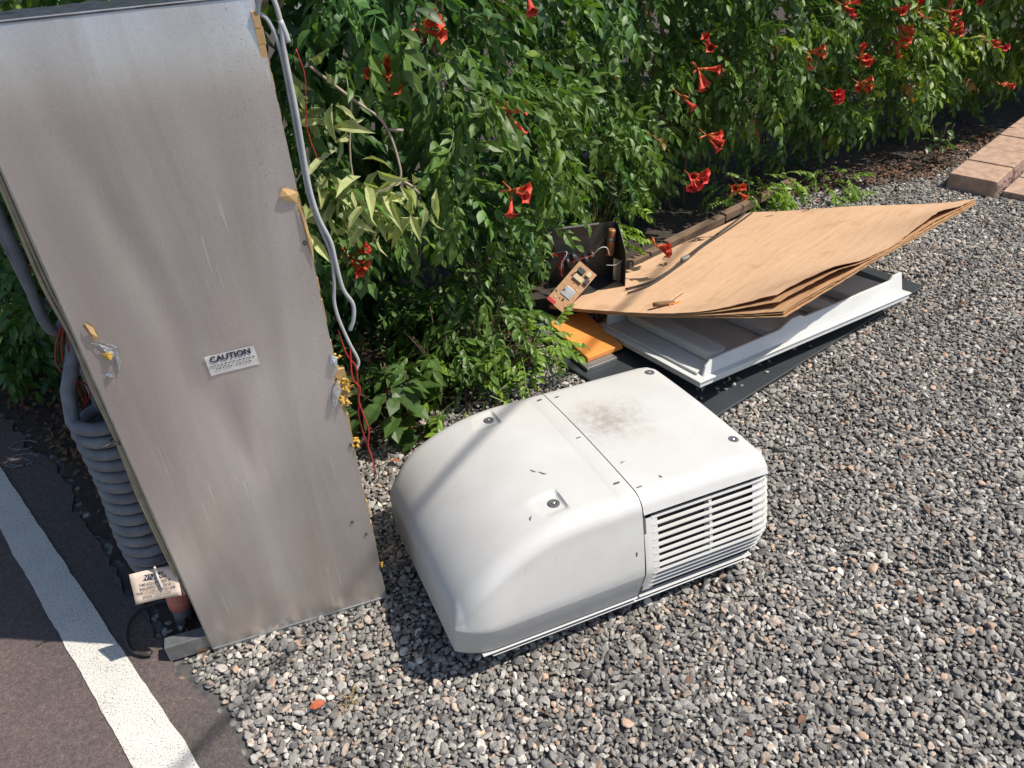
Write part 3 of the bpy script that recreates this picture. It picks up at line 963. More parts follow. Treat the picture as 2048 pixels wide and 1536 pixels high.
# leaf litter under the hedge
rs = random.Random(21); V, T = [], []
lv, lt = leaflet(.035, .018, .3, .3)
for i in range(4320):
    if rs.random() < .35:
        x, y = rs.uniform(1.5, 3.6), 0; y = float(np.interp(x, [1.5, 2.05, 2.75, 3.6], [4.45, 4.68, 4.75, 5.4])) + abs(rs.gauss(0, .28)) - .05
    else:
        x = rs.uniform(-2.6, .1); y = float(np.interp(x, [-2.6, -1.76, -1.41, -1.05, -.6, .1], [3.15, 2.38, 1.95, 1.55, 2.4, 2.85])) + abs(rs.gauss(0, .45))
        if inside_local(x, y, CAB_A.x, CAB_A.y, CAB_YAW, -.01, CAB_W + .01, -.02, CAB_D): continue
    if i >= 4200:
        x, y = rs.uniform(-.4, 2.6), rs.uniform(1.0, 4.4)
        if y > 1.3 + 1.25 * (x + .9) or inside_local(x, y, AC_LOC.x, AC_LOC.y, .381, -.6, .5, -.05, .8): continue
    Mx = np.array((Matrix.Rotation(rs.uniform(0, 6.28), 3, 'Z') @ Matrix.Rotation(rs.gauss(0, .35), 3, 'X') @ Matrix.Rotation(rs.gauss(0, .5), 3, 'Y')))
    V.append(lv * rs.uniform(.5, 1.3) @ Mx.T + np.array([x, y, .018 + rs.random() * .012])); T.append(lt + i * 0)
T = [t + 8 * k for k, t in enumerate(T)]
tag(np_mesh('leaf_litter', np.concatenate(V), np.concatenate(T), M['litter']), 'brown dead leaves littering the soil under the hedge and the gravel', 'leaf litter', kind='stuff')

# ================================================================== METAL CABINET
cab = empty('metal_cabinet', CAB_A, (0, 0, CAB_YAW), 'tall dented galvanised sheet metal furnace cabinet standing on gravel', 'cabinet')
nx, nz = 40, 120
vs, fs = [], []
Z0 = .018


def dent(x, z):
    d = .0035 * noise.noise(Vector((x * 4, z * 1.6, 0))) + .0012 * noise.noise(Vector((x * 14, z * 5, 4)))
    d -= .006 * math.exp(-((x - .13 - (1.45 - z) * .16) / .035) ** 2) * math.exp(-((z - 1.25) / .28) ** 2)
    d -= .005 * math.exp(-((x - .20 - (1.0 - z) * .12) / .05) ** 2) * math.exp(-((z - .75) / .22) ** 2)
    d += .004 * math.exp(-((x - .30) / .05) ** 2 - ((z - .8) / .35) ** 2)
    d *= 1 - math.exp(-((x - .29) / .085) ** 4 - ((z - .955) / .06) ** 4)
    e = min(1, min(x, CAB_W - x) / .03) * min(1, (z - Z0) / .03) * min(1, (CAB_H - z) / .03)
    return d * max(0, e)


for j in range(nz + 1):
    for i in range(nx + 1):
        x = CAB_W * i / nx; z = Z0 + (CAB_H - Z0) * j / nz
        rag = 0
        if i == nx: rag = -.006 * max(0, noise.noise(Vector((0, z * 9, 2)))) - (.010 if .74 < z < .86 else 0) - (.006 if 1.28 < z < 1.33 else 0)
        bow = .020 * max(0, (z - 1.52) / (CAB_H - 1.52)) ** 2      # the sheet leans back near its top edge
        vs.append((x + rag, bow - dent(x, z), z))
for j in range(nz):
    for i in range(nx):
        q = j * (nx + 1) + i; fs.append((q, q + 1, q + nx + 2, q + nx + 1))
MB().add(vs, fs).build('front_panel', M['galv'], cab, True)
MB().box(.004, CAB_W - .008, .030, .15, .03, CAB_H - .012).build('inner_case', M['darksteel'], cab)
MB().box(.006, CAB_W - .010, .152, CAB_D + .18, .03, 1.56).build('rear_case', M['darksteel'], cab)  # unseen from the camera; depth stretched so its shadow covers the asphalt
tv, tf = [], []
for j in range(15):
    for i in range(41):
        x, y = -.002 + CAB_W * i / 40, .017 + .145 * j / 14
        tv.append((x, y, CAB_H + (.004 * noise.noise(Vector((x * 12, y * 60, 0))) + .003 * noise.noise(Vector((x * 40, y * 120, 5))) - .002 if 0 < j else -.002)))
for j in range(14):
    for i in range(40):
        q = j * 41 + i; tf.append((q, q + 1, q + 42, q + 41))
o = MB().add(tv, tf).build('top_panel', M['topfoil'], cab); m_ = o.modifiers.new('thick', 'SOLIDIFY'); m_.thickness = .003
MB().box(-.001, CAB_W + .001, -.0035, .012, .004, Z0 + .003).build('bottom_flange', M['steel'], cab, bevel=.002)
MB().box(-.0035, .0, -.002, .03, Z0, 1.56).build('left_flange', M['steel'], cab)
# insulation and torn facing along the right edge
rs = random.Random(5); ins = MB()
for z in np.arange(.16, 1.66, .028):
    wv = .006 + .008 * max(0, noise.noise(Vector((1, z * 7, 9)))) + (.02 if .74 < z < .84 else 0)
    ins.box(CAB_W - .012, CAB_W - .004 + wv * rs.uniform(.5, 1.1), .003, .02, z, z + .030)
ins.build('insulation_edge', M['facing'], cab)
tuft = MB()
for z, r_, m_ in ((.80, .020, 22), (.83, .016, 14), (.63, .012, 10), (.90, .008, 6), (.16, .007, 5)):
    for k in range(m_):
        p0 = Vector((CAB_W + .004 + rs.gauss(0, r_ * .45), rs.uniform(-.004, .012), z + rs.gauss(0, r_ * .8)))
        d = Vector((rs.gauss(.5, .6), rs.gauss(-.3, .4), rs.gauss(0, .7))).normalized() * r_ * rs.uniform(.5, 1.0)
        tuft.tube([p0, p0 + d * .5 + Vector((0, 0, rs.gauss(0, .003))), p0 + d], [.004, .0035, .001], 5)
tuft.build('insulation_tuft', M['yellow'], cab)


def ragged_sheet(pts, mat, name, parent, thick=.0012):
    """small torn sheet given as a fan of 3-D points"""
    c0 = sum((Vector(p) for p in pts), Vector()) / len(pts) + Vector((0, -.004, 0))
    nn = len(pts)
    b = MB(); b.add([c0] + list(pts), [(0, i + 1, (i + 1) % nn + 1) for i in range(nn)])
    o = b.build(name, mat, parent)
    m = o.modifiers.new('thick', 'SOLIDIFY'); m.thickness = thick
    return o


ragged_sheet([(.500, -.003, 1.335), (.488, -.008, 1.338), (.480, -.010, 1.322), (.492, -.008, 1.308), (.512, -.004, 1.300), (.520, -.002, 1.322)], M['facing'], 'torn_facing', cab)
ragged_sheet([(.515, -.004, 1.30), (.522, -.005, 1.27), (.526, -.004, 1.20), (.521, -.003, 1.155), (.516, -.002, 1.20), (.514, -.002, 1.26)], M['facing'], 'torn_facing', cab)
ragged_sheet([(.515, -.003, .838), (.498, -.009, .815), (.489, -.012, .775), (.493, -.012, .758), (.508, -.008, .785), (.520, -.004, .805)], M['foil'], 'peeled_foil', cab)
ragged_sheet([(.512, -.002, .915), (.505, -.008, .885), (.520, -.008, .868), (.526, -.003, .90)], M['foil'], 'peeled_foil', cab)
# torn patch at the left edge
ragged_sheet([(.022, -.004, 1.115), (.030, -.010, 1.122), (.040, -.006, 1.108), (.042, -.008, 1.085), (.034, -.006, 1.072), (.030, -.009, 1.092)], M['facing'], 'torn_facing', cab)
ragged_sheet([(.024, -.004, 1.072), (.040, -.009, 1.066), (.060, -.005, 1.050), (.066, -.008, 1.026), (.050, -.005, 1.024), (.034, -.006, 1.048)], M['foil'], 'peeled_foil', cab)
ragged_sheet([(.036, -.006, 1.042), (.050, -.012, 1.046), (.058, -.008, 1.036), (.050, -.012, 1.026), (.038, -.008, 1.030)], M['yellow'], 'insulation_tuft', cab)
ragged_sheet([(.060, -.004, 1.060), (.070, -.008, 1.052), (.066, -.004, 1.012), (.056, -.008, .992), (.050, -.004, 1.000), (.058, -.007, 1.020)], M['foil'], 'peeled_foil', cab)
ragged_sheet([(.024, -.004, .990), (.036, -.007, .994), (.040, -.004, .980), (.028, -.006, .976)], M['foil'], 'peeled_foil', cab)
for x, z in ((.536 - .024, .628), (.50, .30), (.470, .36), (.52 - .01, 1.206)):
    MB().lathe([(.0045, 0), (.0045, .002), (.002, .003)], 10, Matrix.Translation((x, -.002, z)) @ Matrix.Rotation(math.pi / 2, 4, 'X')).build('screw', M['darksteel'], cab)
# base channel sticking out at the left
fb = MB(); fb.box(-.122, -.004, .006, .009, .012, .072); fb.box(-.122, -.004, .009, .045, .069, .072)
fb.build('base_channel', M['steel'], cab, bevel=.001)
MB().box(-.045, -.004, .003, .0055, .012, .022).build('rust_patch', M['rust'], cab)
MB().box(-.11, -.006, .22, .26, .0, .05).build('base_channel', M['darksteel'], cab, bevel=.002)


def text_mesh(txt, size, name, mat, parent, M4, extr=.0003, bold=0.0):
    cu = bpy.data.curves.new('txt', 'FONT'); cu.body = txt; cu.size = size; cu.extrude = extr; cu.align_x = 'CENTER'; cu.offset = bold
    cu.resolution_u = 3
    t = bpy.data.objects.new('txt', cu); C.objects.link(t)
    dg = bpy.context.evaluated_depsgraph_get(); me = bpy.data.meshes.new_from_object(t.evaluated_get(dg))
    bpy.data.objects.remove(t); bpy.data.curves.remove(cu)
    me.materials.clear(); me.materials.append(mat); me.name = name
    o = bpy.data.objects.new(name, me); C.objects.link(o); o.parent = parent; o.matrix_local = M4
    return o


# caution sticker
LBW, LBH = .112, .053
stick_o = bpy.data.objects.new('caution_sticker', None); C.objects.link(stick_o); stick_o.parent = cab
stick_o.location = (.2905, -.0028, .9545); stick_o.rotation_euler = (math.pi / 2, R_(-2.2), 0)
lvs, lfs = [], []
for j in range(9):
    for i in range(17):
        x, y = LBW * (i / 16 - .5), LBH * (j / 8 - .5)
        lvs.append((x, y, .0006 * noise.noise(Vector((x * 60, y * 120, 0))) + .0009 * noise.noise(Vector((x * 15, y * 90, 5)))))
for j in range(8):
    for i in range(16):
        q = j * 17 + i; lfs.append((q, q + 1, q + 18, q + 17))
MB().add(lvs, lfs).build('sticker_sheet', M['paper'], stick_o, True)
text_mesh('CAUTION', .0205, 'printed_word', M['ink'], stick_o, Matrix.Translation((0, .0088, .0016)), bold=.0005)
pr = MB(); rs = random.Random(9)
for yy, x0, x1, hh in ((-.0030, -.050, .050, .0030), (-.0125, -.040, .036, .0030)):
    x = x0
    while x < x1:
        wv = rs.uniform(.003, .008)
        for k in range(int(wv / .0016)):
            pr.box(x + k * .0016, x + k * .0016 + .0009, yy, yy + hh * rs.choice([.7, 1.0]), .0015, .0017)
            pr.box(x + k * .0016, x + k * .0016 + .0016, yy + hh * rs.choice([0, .45, .75]), yy + hh * .2 + hh * rs.choice([0, .45, .75]), .0015, .0017)
        x += wv + .0018
pr.build('fine_print', M['ink'], stick_o)

# ---- wires, hoses and tag around the cabinet (local cabinet frame)


def in_cab(name, label, cat):
    return empty(name, CAB_A, (0, 0, CAB_YAW), label, cat)


# grey cables down the right edge
gc = in_cab('grey_cable_pair', 'pair of light grey cables looping down the right edge of the metal cabinet', 'cable')
c1 = [(.515, .01, 1.66), (.528, .0, 1.695), (.548, .0, 1.70), (.556, .0, 1.66), (.552, .0, 1.60), (.551, -.004, 1.50), (.548, -.004, 1.42), (.545, -.004, 1.33), (.551, -.004, 1.26), (.566, -.004, 1.20), (.568, -.004, 1.15), (.572, -.002, 1.08), (.588, 0, 1.035), (.583, 0, .995), (.570, .003, .965)]
c2 = [(.515, .012, 1.672), (.535, .006, 1.655), (.545, .004, 1.60), (.544, .004, 1.50), (.541, .002, 1.40), (.540, .002, 1.31), (.549, .0, 1.24), (.561, .0, 1.17), (.556, .0, 1.10), (.547, .003, 1.05), (.549, .004, 1.0), (.562, .004, .93), (.575, .006, .875), (.567, .006, .85)]
MB().tube(smooth_path(c1, 5), .0048, 8).build('cable', M['cable'], gc, True)
MB().tube(smooth_path(c2, 5), .0042, 8).build('cable', M['cable'], gc, True)
MB().tube(smooth_path([(.556, .0, 1.655), (.561, .0, 1.63), (.563, .0, 1.615)], 3), .0055, 8).build('cable_end', M['cable'], gc, True)
rw = in_cab('red_wire_strand', 'thin red wires trailing down the lower right edge of the metal cabinet', 'wire')
MB().tube(smooth_path([(.545, .01, 1.0), (.562, .006, .93), (.556, .0, .88), (.552, -.004, .83), (.565, -.004, .80), (.556, -.002, .76), (.562, -.002, .70), (.566, .002, .655), (.556, .002, .61), (.560, .004, .56), (.562, .006, .50)], 5), .0022, 6).build('wire', M['redwire'], rw, True)
MB().tube(smooth_path([(.543, .006, .97), (.550, .004, .90), (.566, .0, .86), (.560, 0, .80), (.553, .002, .74), (.548, .004, .70), (.556, .006, .58)], 5), .0018, 6).build('wire', M['redwire'], rw, True)
MB().tube(smooth_path([(.575, .01, 1.60), (.582, .01, 1.55), (.572, .012, 1.49), (.566, .012, 1.44), (.575, .012, 1.38)], 5), .0011, 6).build('wire', M['redwire'], rw, True)

# tan wires along the left edge
tn = in_cab('tan_wire_bundle', 'tan wires tied together along the left edge of the metal cabinet', 'wire')
for k, (dx_, r_) in enumerate(((0, .0042), (.006, .0035), (.013, .0035))):
    pts = [(-.016 + dx_, .012 + .006 * k, 1.66), (-.018 + dx_, .012, 1.40), (-.022 + dx_ + .004 * math.sin(k), .012, 1.22), (-.012 + dx_ * 1.2, .010, 1.08), (-.016 + dx_ * .5, .010, .95), (-.014 + dx_ * .3, .012, .80), (-.020 + dx_ * .8, .010, .64), (-.019 + dx_, .010, .50), (-.016 + dx_ * .9, .012, .36), (-.014 + dx_, .015, .25 + .02 * k)]
    MB().tube(smooth_path(pts, 5), r_, 7).build('wire', M['tanwire'], tn, True)
MB().tube([(-.028, .004, .80), (-.004, .002, .795), (-.004, .022, .795), (-.026, .022, .80), (-.028, .004, .80), (-.045, -.006, .802)], .0024, 6).build('tie', M['darkwire'], tn, True)

# coil of thick grey hose
ch = in_cab('coiled_hose', 'thick grey hose wound in a tall coil beside the metal cabinet', 'hose')
pts = []
turns, z1, z0 = 14, .80, .265
for i in range(turns * 20 + 1):
    t = i / (turns * 20); th = t * turns * 2 * math.pi + 2.2
    rr_ = .068 + .004 * math.sin(t * 9)
    pts.append((-.062 - .012 * t + .006 * math.sin(t * 7) + rr_ * math.cos(th), .17 + rr_ * math.sin(th), z1 + (z0 - z1) * t))
up = [(-.055, .22, 1.0), (-.085, .19, .93), (-.118, .16, .86)]
pts = smooth_path(up, 5)[:-1] + [Vector(p) for p in pts[4:]]
MB().tube(pts, .0172, 10).build('hose_coil', M['hose'], ch, True)
MB().tube(smooth_path([(-.06, .26, 1.0), (-.07, .24, .92), (-.075, .23, .83), (-.07, .22, .76)], 5), .016, 10).build('hose_tail', M['hose'], ch, True)
lp = in_cab('hose_loop', 'grey hose hanging in a long loop left of the metal cabinet', 'hose')
MB().tube(smooth_path([(-.11, .22, 1.62), (-.105, .22, 1.40), (-.100, .21, 1.22), (-.105, .20, 1.08), (-.098, .20, 1.022), (-.078, .22, 1.02), (-.060, .26, 1.06), (-.05, .30, 1.15)], 6), .0125, 9).build('hose', M['hose'], lp, True)
MB().tube(smooth_path([(-.135, .26, 1.62), (-.130, .26, 1.40), (-.122, .25, 1.22), (-.118, .25, 1.10), (-.105, .26, 1.065), (-.085, .28, 1.08), (-.07, .32, 1.16)], 6), .0115, 9).build('hose', M['hose'], lp, True)
rl = in_cab('red_wire_loop', 'thin red wires hanging between the grey hoses left of the metal cabinet', 'wire')
for k in range(3):
    MB().tube(smooth_path([(-.05, .2, 1.06), (-.075 - .012 * k, .19, .99), (-.088 - .014 * k, .19, .92), (-.098 + .012 * k, .20, .85), (-.10, .2, .80)], 5), .0018, 6).build('wire', M['redwire'], rl, True)

# warning tag, pink capped pipe
pp = in_cab('capped_pipe', 'grey pipe stub with a pink cap standing below the warning tag', 'pipe')
Mp = Matrix.Translation((-.085, .16, 0)) @ Matrix.Rotation(R_(5), 4, 'Y')
MB().lathe([(.028, 0), (.028, .10)], 18, Mp).build('pipe', M['hose'], pp, True)
MB().lathe([(.033, .07), (.034, .10), (.033, .128), (.031, .130), (.031, .15), (.026, .158), (.0, .16)], 20, Mp).build('cap', M['pink'], pp, True)
tg = empty('warning_tag', (-.998, 1.440, .315), (R_(62), R_(2), CAB_YAW + R_(-4)), 'cream paper warning tag on a tie below the coiled hose', 'tag')
tg.scale = (1.12,) * 3
card = MB(); cv, cf = [], []
for j in range(7):
    for i in range(9):
        x, y = .105 * (i / 8 - .5), .078 * (j / 6 - .5); cv.append((x, y, .006 * (x / .05) ** 2 + .002 * math.sin(y * 60)))
for j in range(6):
    for i in range(8):
        q = j * 9 + i; cf.append((q, q + 1, q + 10, q + 9))
card.add(cv, cf); o = card.build('card', M['tagpaper'], tg, True); m_ = o.modifiers.new('thick', 'SOLIDIFY'); m_.thickness = .0006
MB().box(-.030, .044, .0145, .0285, .0028, .0032).build('header_band', M['ink'], tg)
text_mesh('WARNING', .0145, 'header_word', M['tagpaper'], tg, Matrix.Translation((.007, .0165, .0036)), .0002, .0002)
for k, tx in enumerate(('THIS EQUIPMENT IS', 'EQUIPPED WITH A', 'FOR COMBUSTION AIR', 'SPARK IGNITION')):
    text_mesh(tx, .0085, 'printed_line', M['ink'], tg, Matrix.Translation((-.002, .003 - k * .010, .0042)), .0001)
MB().tube(smooth_path([(.012, .05, .03), (.008, .034, .012), (.010, .015, .010), (.014, -.010, .007)], 4), .0028, 7).build('tie', M['whitewire'], tg, True)
dh = in_cab('black_hose_ring', 'thin black hose lying in a ring on the stones by the cabinet foot', 'hose')
MB().tube([(-.16 + .085 * math.cos(t), .14 + .10 * math.sin(t), .030 + .004 * math.sin(3 * t)) for t in np.linspace(-1.2, 4.6, 40)], .006, 7).build('hose', M['darkwire'], dh, True)

# ================================================================== ROOFTOP AIR CONDITIONER
ac = empty('rooftop_air_conditioner', AC_LOC, AC_ROT.to_euler(), 'white plastic rooftop air conditioner with louvred vents and dirty top', 'air conditioner')
ac.scale = (.9706,) * 3
W_AC, H_AC, XR = .735, .393, .462
ZC = .140


def ac_sec(e, t, z_low=None, nearside=True):
    """section from the near foot over the top to the far foot"""
    r = max(.004, min(.062, (t - ZC) * .8)) * .82; sl = .035 * max(0, min(1, (t - ZC) / .29))
    pts = []
    near = [(e + .036, .026), (e + .030, .034), (e + .0025, ZC - .008), (e, ZC)]
    zs = t - r
    for k in range(1, 7):
        f = k / 6; z = ZC + (zs - ZC) * f; near.append((e + sl * f ** 1.3, z))
    for k in range(1, 9):
        a_ = math.pi / 2 * k / 8; near.append((e + sl + r * (1 - math.cos(a_)) * 1.15, zs + r * math.sin(a_)))
    pts += near
    y0, y1 = near[-1][0], W_AC - near[-1][0]
    for k in range(1, 64):
        f = k / 64; pts.append((y0 + (y1 - y0) * f, t + .007 * (1 - (2 * f - 1) ** 2) * min(1, (t - ZC) / .2)))
    pts += [(W_AC - y, z) for y, z in reversed(near)]
    return pts


def loft(name, secs, mat, parent, cap0=False, cap1=False, crop=None, solid=.003):
    b = MB(); m = len(secs[0][1]); vs, fs = [], []
    for x, pts in secs:
        for y, z in pts: vs.append((x, y, z))
    for i in range(len(secs) - 1):
        for k in range(m - 1):
            q = i * m + k; fs.append((q, q + 1, q + m + 1, q + m))
    if cap0: fs.append(tuple(range(m - 1, -1, -1)))
    if cap1: fs.append(tuple((len(secs) - 1) * m + k for k in range(m)))
    b.add(vs, fs); o = b.build(name, mat, parent, True, fix=True)
    try:
        md = o.modifiers.new('es', 'EDGE_SPLIT'); md.split_angle = R_(48)
    except Exception: pass
    return o


# nose profile: x, top, inset
def nose_top(x):
    if x > -.15: return .3925 + .0015 * max(0, min(1, (x + .060) / .010))
    u = min(1, (-.15 - x) / .416); return .152 + .2405 * max(0, 1 - u ** 2.1) ** .62


def nose_in(x):
    return .046 * max(0, (-.43 - x) / .136) ** 2.8


xs_f = sorted(set([-.566 + .12 * (k / 26) ** 2 for k in range(27)] + list(np.linspace(-.44, -.36, 9)) + list(np.linspace(-.355, -.19, 44)) + list(np.linspace(-.18, -.065, 8)) + [-.060, -.055, -.050, -.02, -.0015]))


def sstep(v, a_, b_):
    t = max(0, min(1, (v - a_) / (b_ - a_))); return t * t * (3 - 2 * t)


def pocket(x, y, z):
    """screw pockets sunk into the nose: level floor, wall towards the seam"""
    for y0, y1 in ((.100, .176), (.575, .650)):
        m_ = sstep(x, -.345, -.335) * (1 - sstep(x, -.200, -.194)) * sstep(y, y0 - .003, y0 + .003) * (1 - sstep(y, y1 - .003, y1 + .003))
        if m_ > 0: z = z + (min(z, .3835 + (x + .195) * .03) - z) * m_
    return z


fc = loft('front_cover', [(x, [(y, pocket(x, y, z)) for y, z in ac_sec(nose_in(x), nose_top(x))]) for x in xs_f], M['ac'], ac, cap0=True)
# rear cover: near wall is open where the louvres sit, so its near side stops high
REAR = [(.0015, .394, 0), (.05, .394, 0), (.25, .394, 0), (.385, .394, 0), (.415, .391, .003), (.437, .383, .012), (.452, .368, .024), (.461, .345, .040), (.464, .32, .055)]


def rear_sec(e, t):
    p = ac_sec(e, t); m = len(p) // 2
    return [(y, max(z, .342) if i < m else z) if i < 10 else (y, z) for i, (y, z) in enumerate(p)]


loft('rear_cover', [(x, [q if i >= 10 else (p_[10][0] - (.0005 * (10 - i)), p_[10][1] - .0012 * (10 - i)) for i, q in enumerate(p_)]) for x, p_ in ((x, ac_sec(e, t)) for x, t, e in REAR)], M['ac_dirty'], ac, cap1=False)


def near_y(z):
    if z >= ZC: return .035 * ((z - ZC) / (.332 - ZC)) ** 1.3 if z > ZC else 0
    return max(0, (ZC - z) / (ZC - .026)) * .036


# solid near-black block, its colour stands in for the unlit vent inside
MB().box(.03, .43, .050, .60, .03, .325).build('vent_shade_block', M['void'], ac)
sf = MB(); zs_ = [.045 + (.322 - .045) * k / 14 for k in range(15)]
sf.add([(x, near_y(z), z) for z in zs_ for x in (.003, .048)] + [(.048, near_y(z) + .045, z) for z in zs_], [(2 * k, 2 * k + 1, 2 * k + 3, 2 * k + 2) for k in range(14)] + [(2 * k + 1, 30 + k, 31 + k, 2 * k + 3) for k in range(14)])
sf.build('side_frame', M['ac'], ac, True)
# corner panel wrapping to the rear end
cpn = MB(); prof = [(.385, .008), (.405, .009), (.425, .014), (.442, .026), (.453, .042), (.457, .07), (.458, .30), (.458, .70)]
cpv = [(x, y + near_y(z), z) for z in zs_ for x, y in prof]; m = len(prof)
cpn.add(cpv, [(j * m + k, j * m + k + 1, (j + 1) * m + k + 1, (j + 1) * m + k) for j in range(14) for k in range(m - 1)])
cpn.build('corner_panel', M['ac'], ac, True)


def slat_path(z, x0=.030):
    o_ = near_y(z); return [(x0, o_), (.12, o_), (.25, o_), (.36, o_), (.405, o_ + .001), (.430, o_ + .006), (.448, o_ + .018), (.460, o_ + .036), (.464, o_ + .065), (.465, o_ + .2), (.465, o_ + .6)]


for k in range(13):
    z = .318 - k * .0232
    if z < .04: break
    b = MB(); p_ = slat_path(z); n_p = len(p_); vs = []
    for i, (x, y) in enumerate(p_):
        if i < 4: nv = Vector((0, 1))
        elif i >= 8: nv = Vector((-1, 0))
        else:
            a_ = (i - 3) / 5 * math.pi / 2; nv = Vector((-math.sin(a_), math.cos(a_)))
        for dd_, dz in ((0, -.0045), (-.0015, -.001), (0.0005, .0034), (.008, .0036), (.008, -.003)):
            vs.append((x + nv.x * dd_, y + nv.y * dd_, z + dz))
    fs = []
    for i in range(n_p - 1):
        for q in range(5):
            q2 = (q + 1) % 5; fs.append((i * 5 + q, i * 5 + q2, i * 5 + 5 + q2, i * 5 + 5 + q))
    fs.append((0, 1, 2, 3, 4)); b.add(vs, fs)
    b.build('louvre_slat', M['ac'], ac, False, fix=True)
dv_ = MB(); zs2 = [.06 + (.322 - .06) * k / 10 for k in range(11)]
dv_.add([(x, near_y(z) + dy_, z) for z in zs2 for x, dy_ in ((.226, .004), (.236, .004), (.236, .03), (.226, .03))], [(4 * k + q, 4 * k + (q + 1) % 4, 4 * k + 4 + (q + 1) % 4, 4 * k + 4 + q) for k in range(10) for q in range(4)])
dv_.build('vent_divider', M['ac'], ac, fix=True)
# seam gasket just below both covers
loft('seam_gasket', [(x, [(.0035 + y * (1 - .007 / W_AC), z - .0045) for y, z in ac_sec(0, .394)]) for x in (-.010, .010)], M['rubber'], ac)
# lips and base pan along the bottom
MB().box(-.50, .0, .029, .05, .020, .024).build('cover_lip', M['ac'], ac, bevel=.002)
MB().box(.005, .42, .031, .05, .018, .022).build('cover_lip', M['ac'], ac, bevel=.002)
bp = MB(); bp.box(-.47, .40, .034, .70, .002, .006); bp.box(-.44, .40, .06, .69, -.012, .004)
bp.build('base_pan', M['ac'], ac, bevel=.002)
MB().box(-.47, .42, .05, .68, .006, .018).build('pan_shadow_gap', M['void'], ac)  # near-black filler block, the shade between lips and pan as colour
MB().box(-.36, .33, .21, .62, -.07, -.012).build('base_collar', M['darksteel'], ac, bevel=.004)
# rubber washers with screws


def washer(x, y, z, tilt=(0, 0)):
    Mw = Matrix.Translation((x, y, z)) @ Matrix.Rotation(tilt[0], 4, 'X') @ Matrix.Rotation(tilt[1], 4, 'Y')
    wo = MB().lathe([(.0175, 0), (.0175, .002), (.015, .0038), (.008, .0042), (.0075, .0026)], 24, Mw).build('rubber_washer', M['rubber'], ac, True)
    MB().lathe([(.0062, .002), (.0062, .0052), (.003, .0062)], 14, Mw).build('screw', M['foil'], wo, True)


washer(.395, .62, .3935); washer(.395, .155, .3935); washer(-.222, .140, .3825, (0, R_(-3))); washer(-.222, .613, .3825, (0, R_(-3)))
for x, y, z, sx, sy in ((-.030, .63, .396, .016, .005), (-.022, .37, .3985, .016, .005), (-.030, .125, .3965, .018, .005), (.020, .085, .393, .016, .003), (.03, .62, .396, .014, .003)):
    MB().box(x - sx / 2, x + sx / 2, y - sy / 2, y + sy / 2, z + .0015, z + .003).build('latch_slot', M['rubber'], ac)
MB().box(-.029, -.025, .0085, .03, .200, .230).build('latch_slot', M['rubber'], ac)

for x, y, L_, a_ in ((-.215, .285, .022, 2.2), (-.195, .262, .028, 2.3), (.035, .20, .018, .3), (-.30, .12, .020, 1.0), (.10, .10, .014, 2.0)):
    z_ = (nose_top(x) if x < 0 else .394) + .007 * (1 - (2 * (y - .08) / .575 - 1) ** 2)
    bsc = MB()
    for q_ in range(4):
        bsc.box(-L_ / 2 + q_ * .003, L_ / 2 - q_ * .004, q_ * .0016, q_ * .0016 + .0009, -.001, .0012)
    o = bsc.build('scuff_mark', M['hose'], ac); o.location = (x, y, z_); o.rotation_euler = (0, R_(-3) if x < -.15 else 0, a_)

# ================================================================== BLACK BOARD, TRAY, ORANGE BOARD
bb = MB(); bb.box(0, BLK_L, 0, BLK_W, .012, .026)
bo = bb.build('black_board', M['board'], None, bevel=.003); bo.location = BLK_A; bo.rotation_euler = (0, 0, BLK_YAW)
tag(bo, 'flat black glossy board on the gravel under the white tray', 'board')

TR_YAW = R_(28.3)
tr = empty('fibreglass_tray', (.738, 2.452, .112), (R_(-6.5), R_(0), TR_YAW), 'white moulded fibreglass tray with ribs lying under the plywood', 'tray')
TL, TW = 1.262, .72
fl = MB(); fl.box(.03, TL - .03, .05, TW - .03, .012, .020); fl.build('floor', M['tray'], tr)
ou = MB()
ou.box(0, TL, 0, TW, .022, .030)
ou.build('rim_plate', M['tray'], tr, bevel=.003)
MB().box(.006, TL - .006, .006, TW - .006, .0, .021).build('rim_skirt', M['tray'], tr, bevel=.002)
MB().box(.028, .034, .05, TW - .03, .030, .042).build('left_bead', M['tray'], tr, bevel=.003)


def wall(poly_xz, y0, y1, name):
    """upright flange cut to an outline in x / z"""
    b = MB(); n = len(poly_xz)
    b.add([(x, y0 + (y1 - y0) * (z / .13), z) for x, z in poly_xz] + [(x, y0 + .012 + (y1 - y0) * (z / .13), z) for x, z in poly_xz],
          [tuple(range(n)), tuple(range(2 * n - 1, n - 1, -1))] + [(i, n + i, n + (i + 1) % n, (i + 1) % n) for i in range(n)])
    return b.build(name, M['tray'], tr, bevel=.003, fix=True)


wall([(.040, .030), (TL - .03, .030), (TL - .02, .120), (TL - .075, .118), (TL - .10, .102), (.62, .100), (.60, .112), (.545, .112), (.47, .088), (.16, .086), (.095, .082), (.062, .064)], .018, .052, 'near_flange')
wall([(.040, .030), (TL - .03, .030), (TL - .03, .090), (.06, .090)], TW - .06, TW - .03, 'far_flange')
rb = []
for x0, x1 in ((.135, .235), (.455, .555), (.76, .86), (.965, 1.055)):
    b = MB(); pts = []
    n_a = 8; xc, rr_ = (x0 + x1) / 2, (x1 - x0) / 2
    outl = [(x1, TW - .07), (x0, TW - .07)] + [(xc - rr_ * math.cos(math.pi * k / n_a), .13 - rr_ * math.sin(math.pi * k / n_a)) for k in range(n_a + 1)]
    b.prism(outl, .030, .074)
    b.build('rib', M['tray'], tr, bevel=.012, seg=3, fix=True)

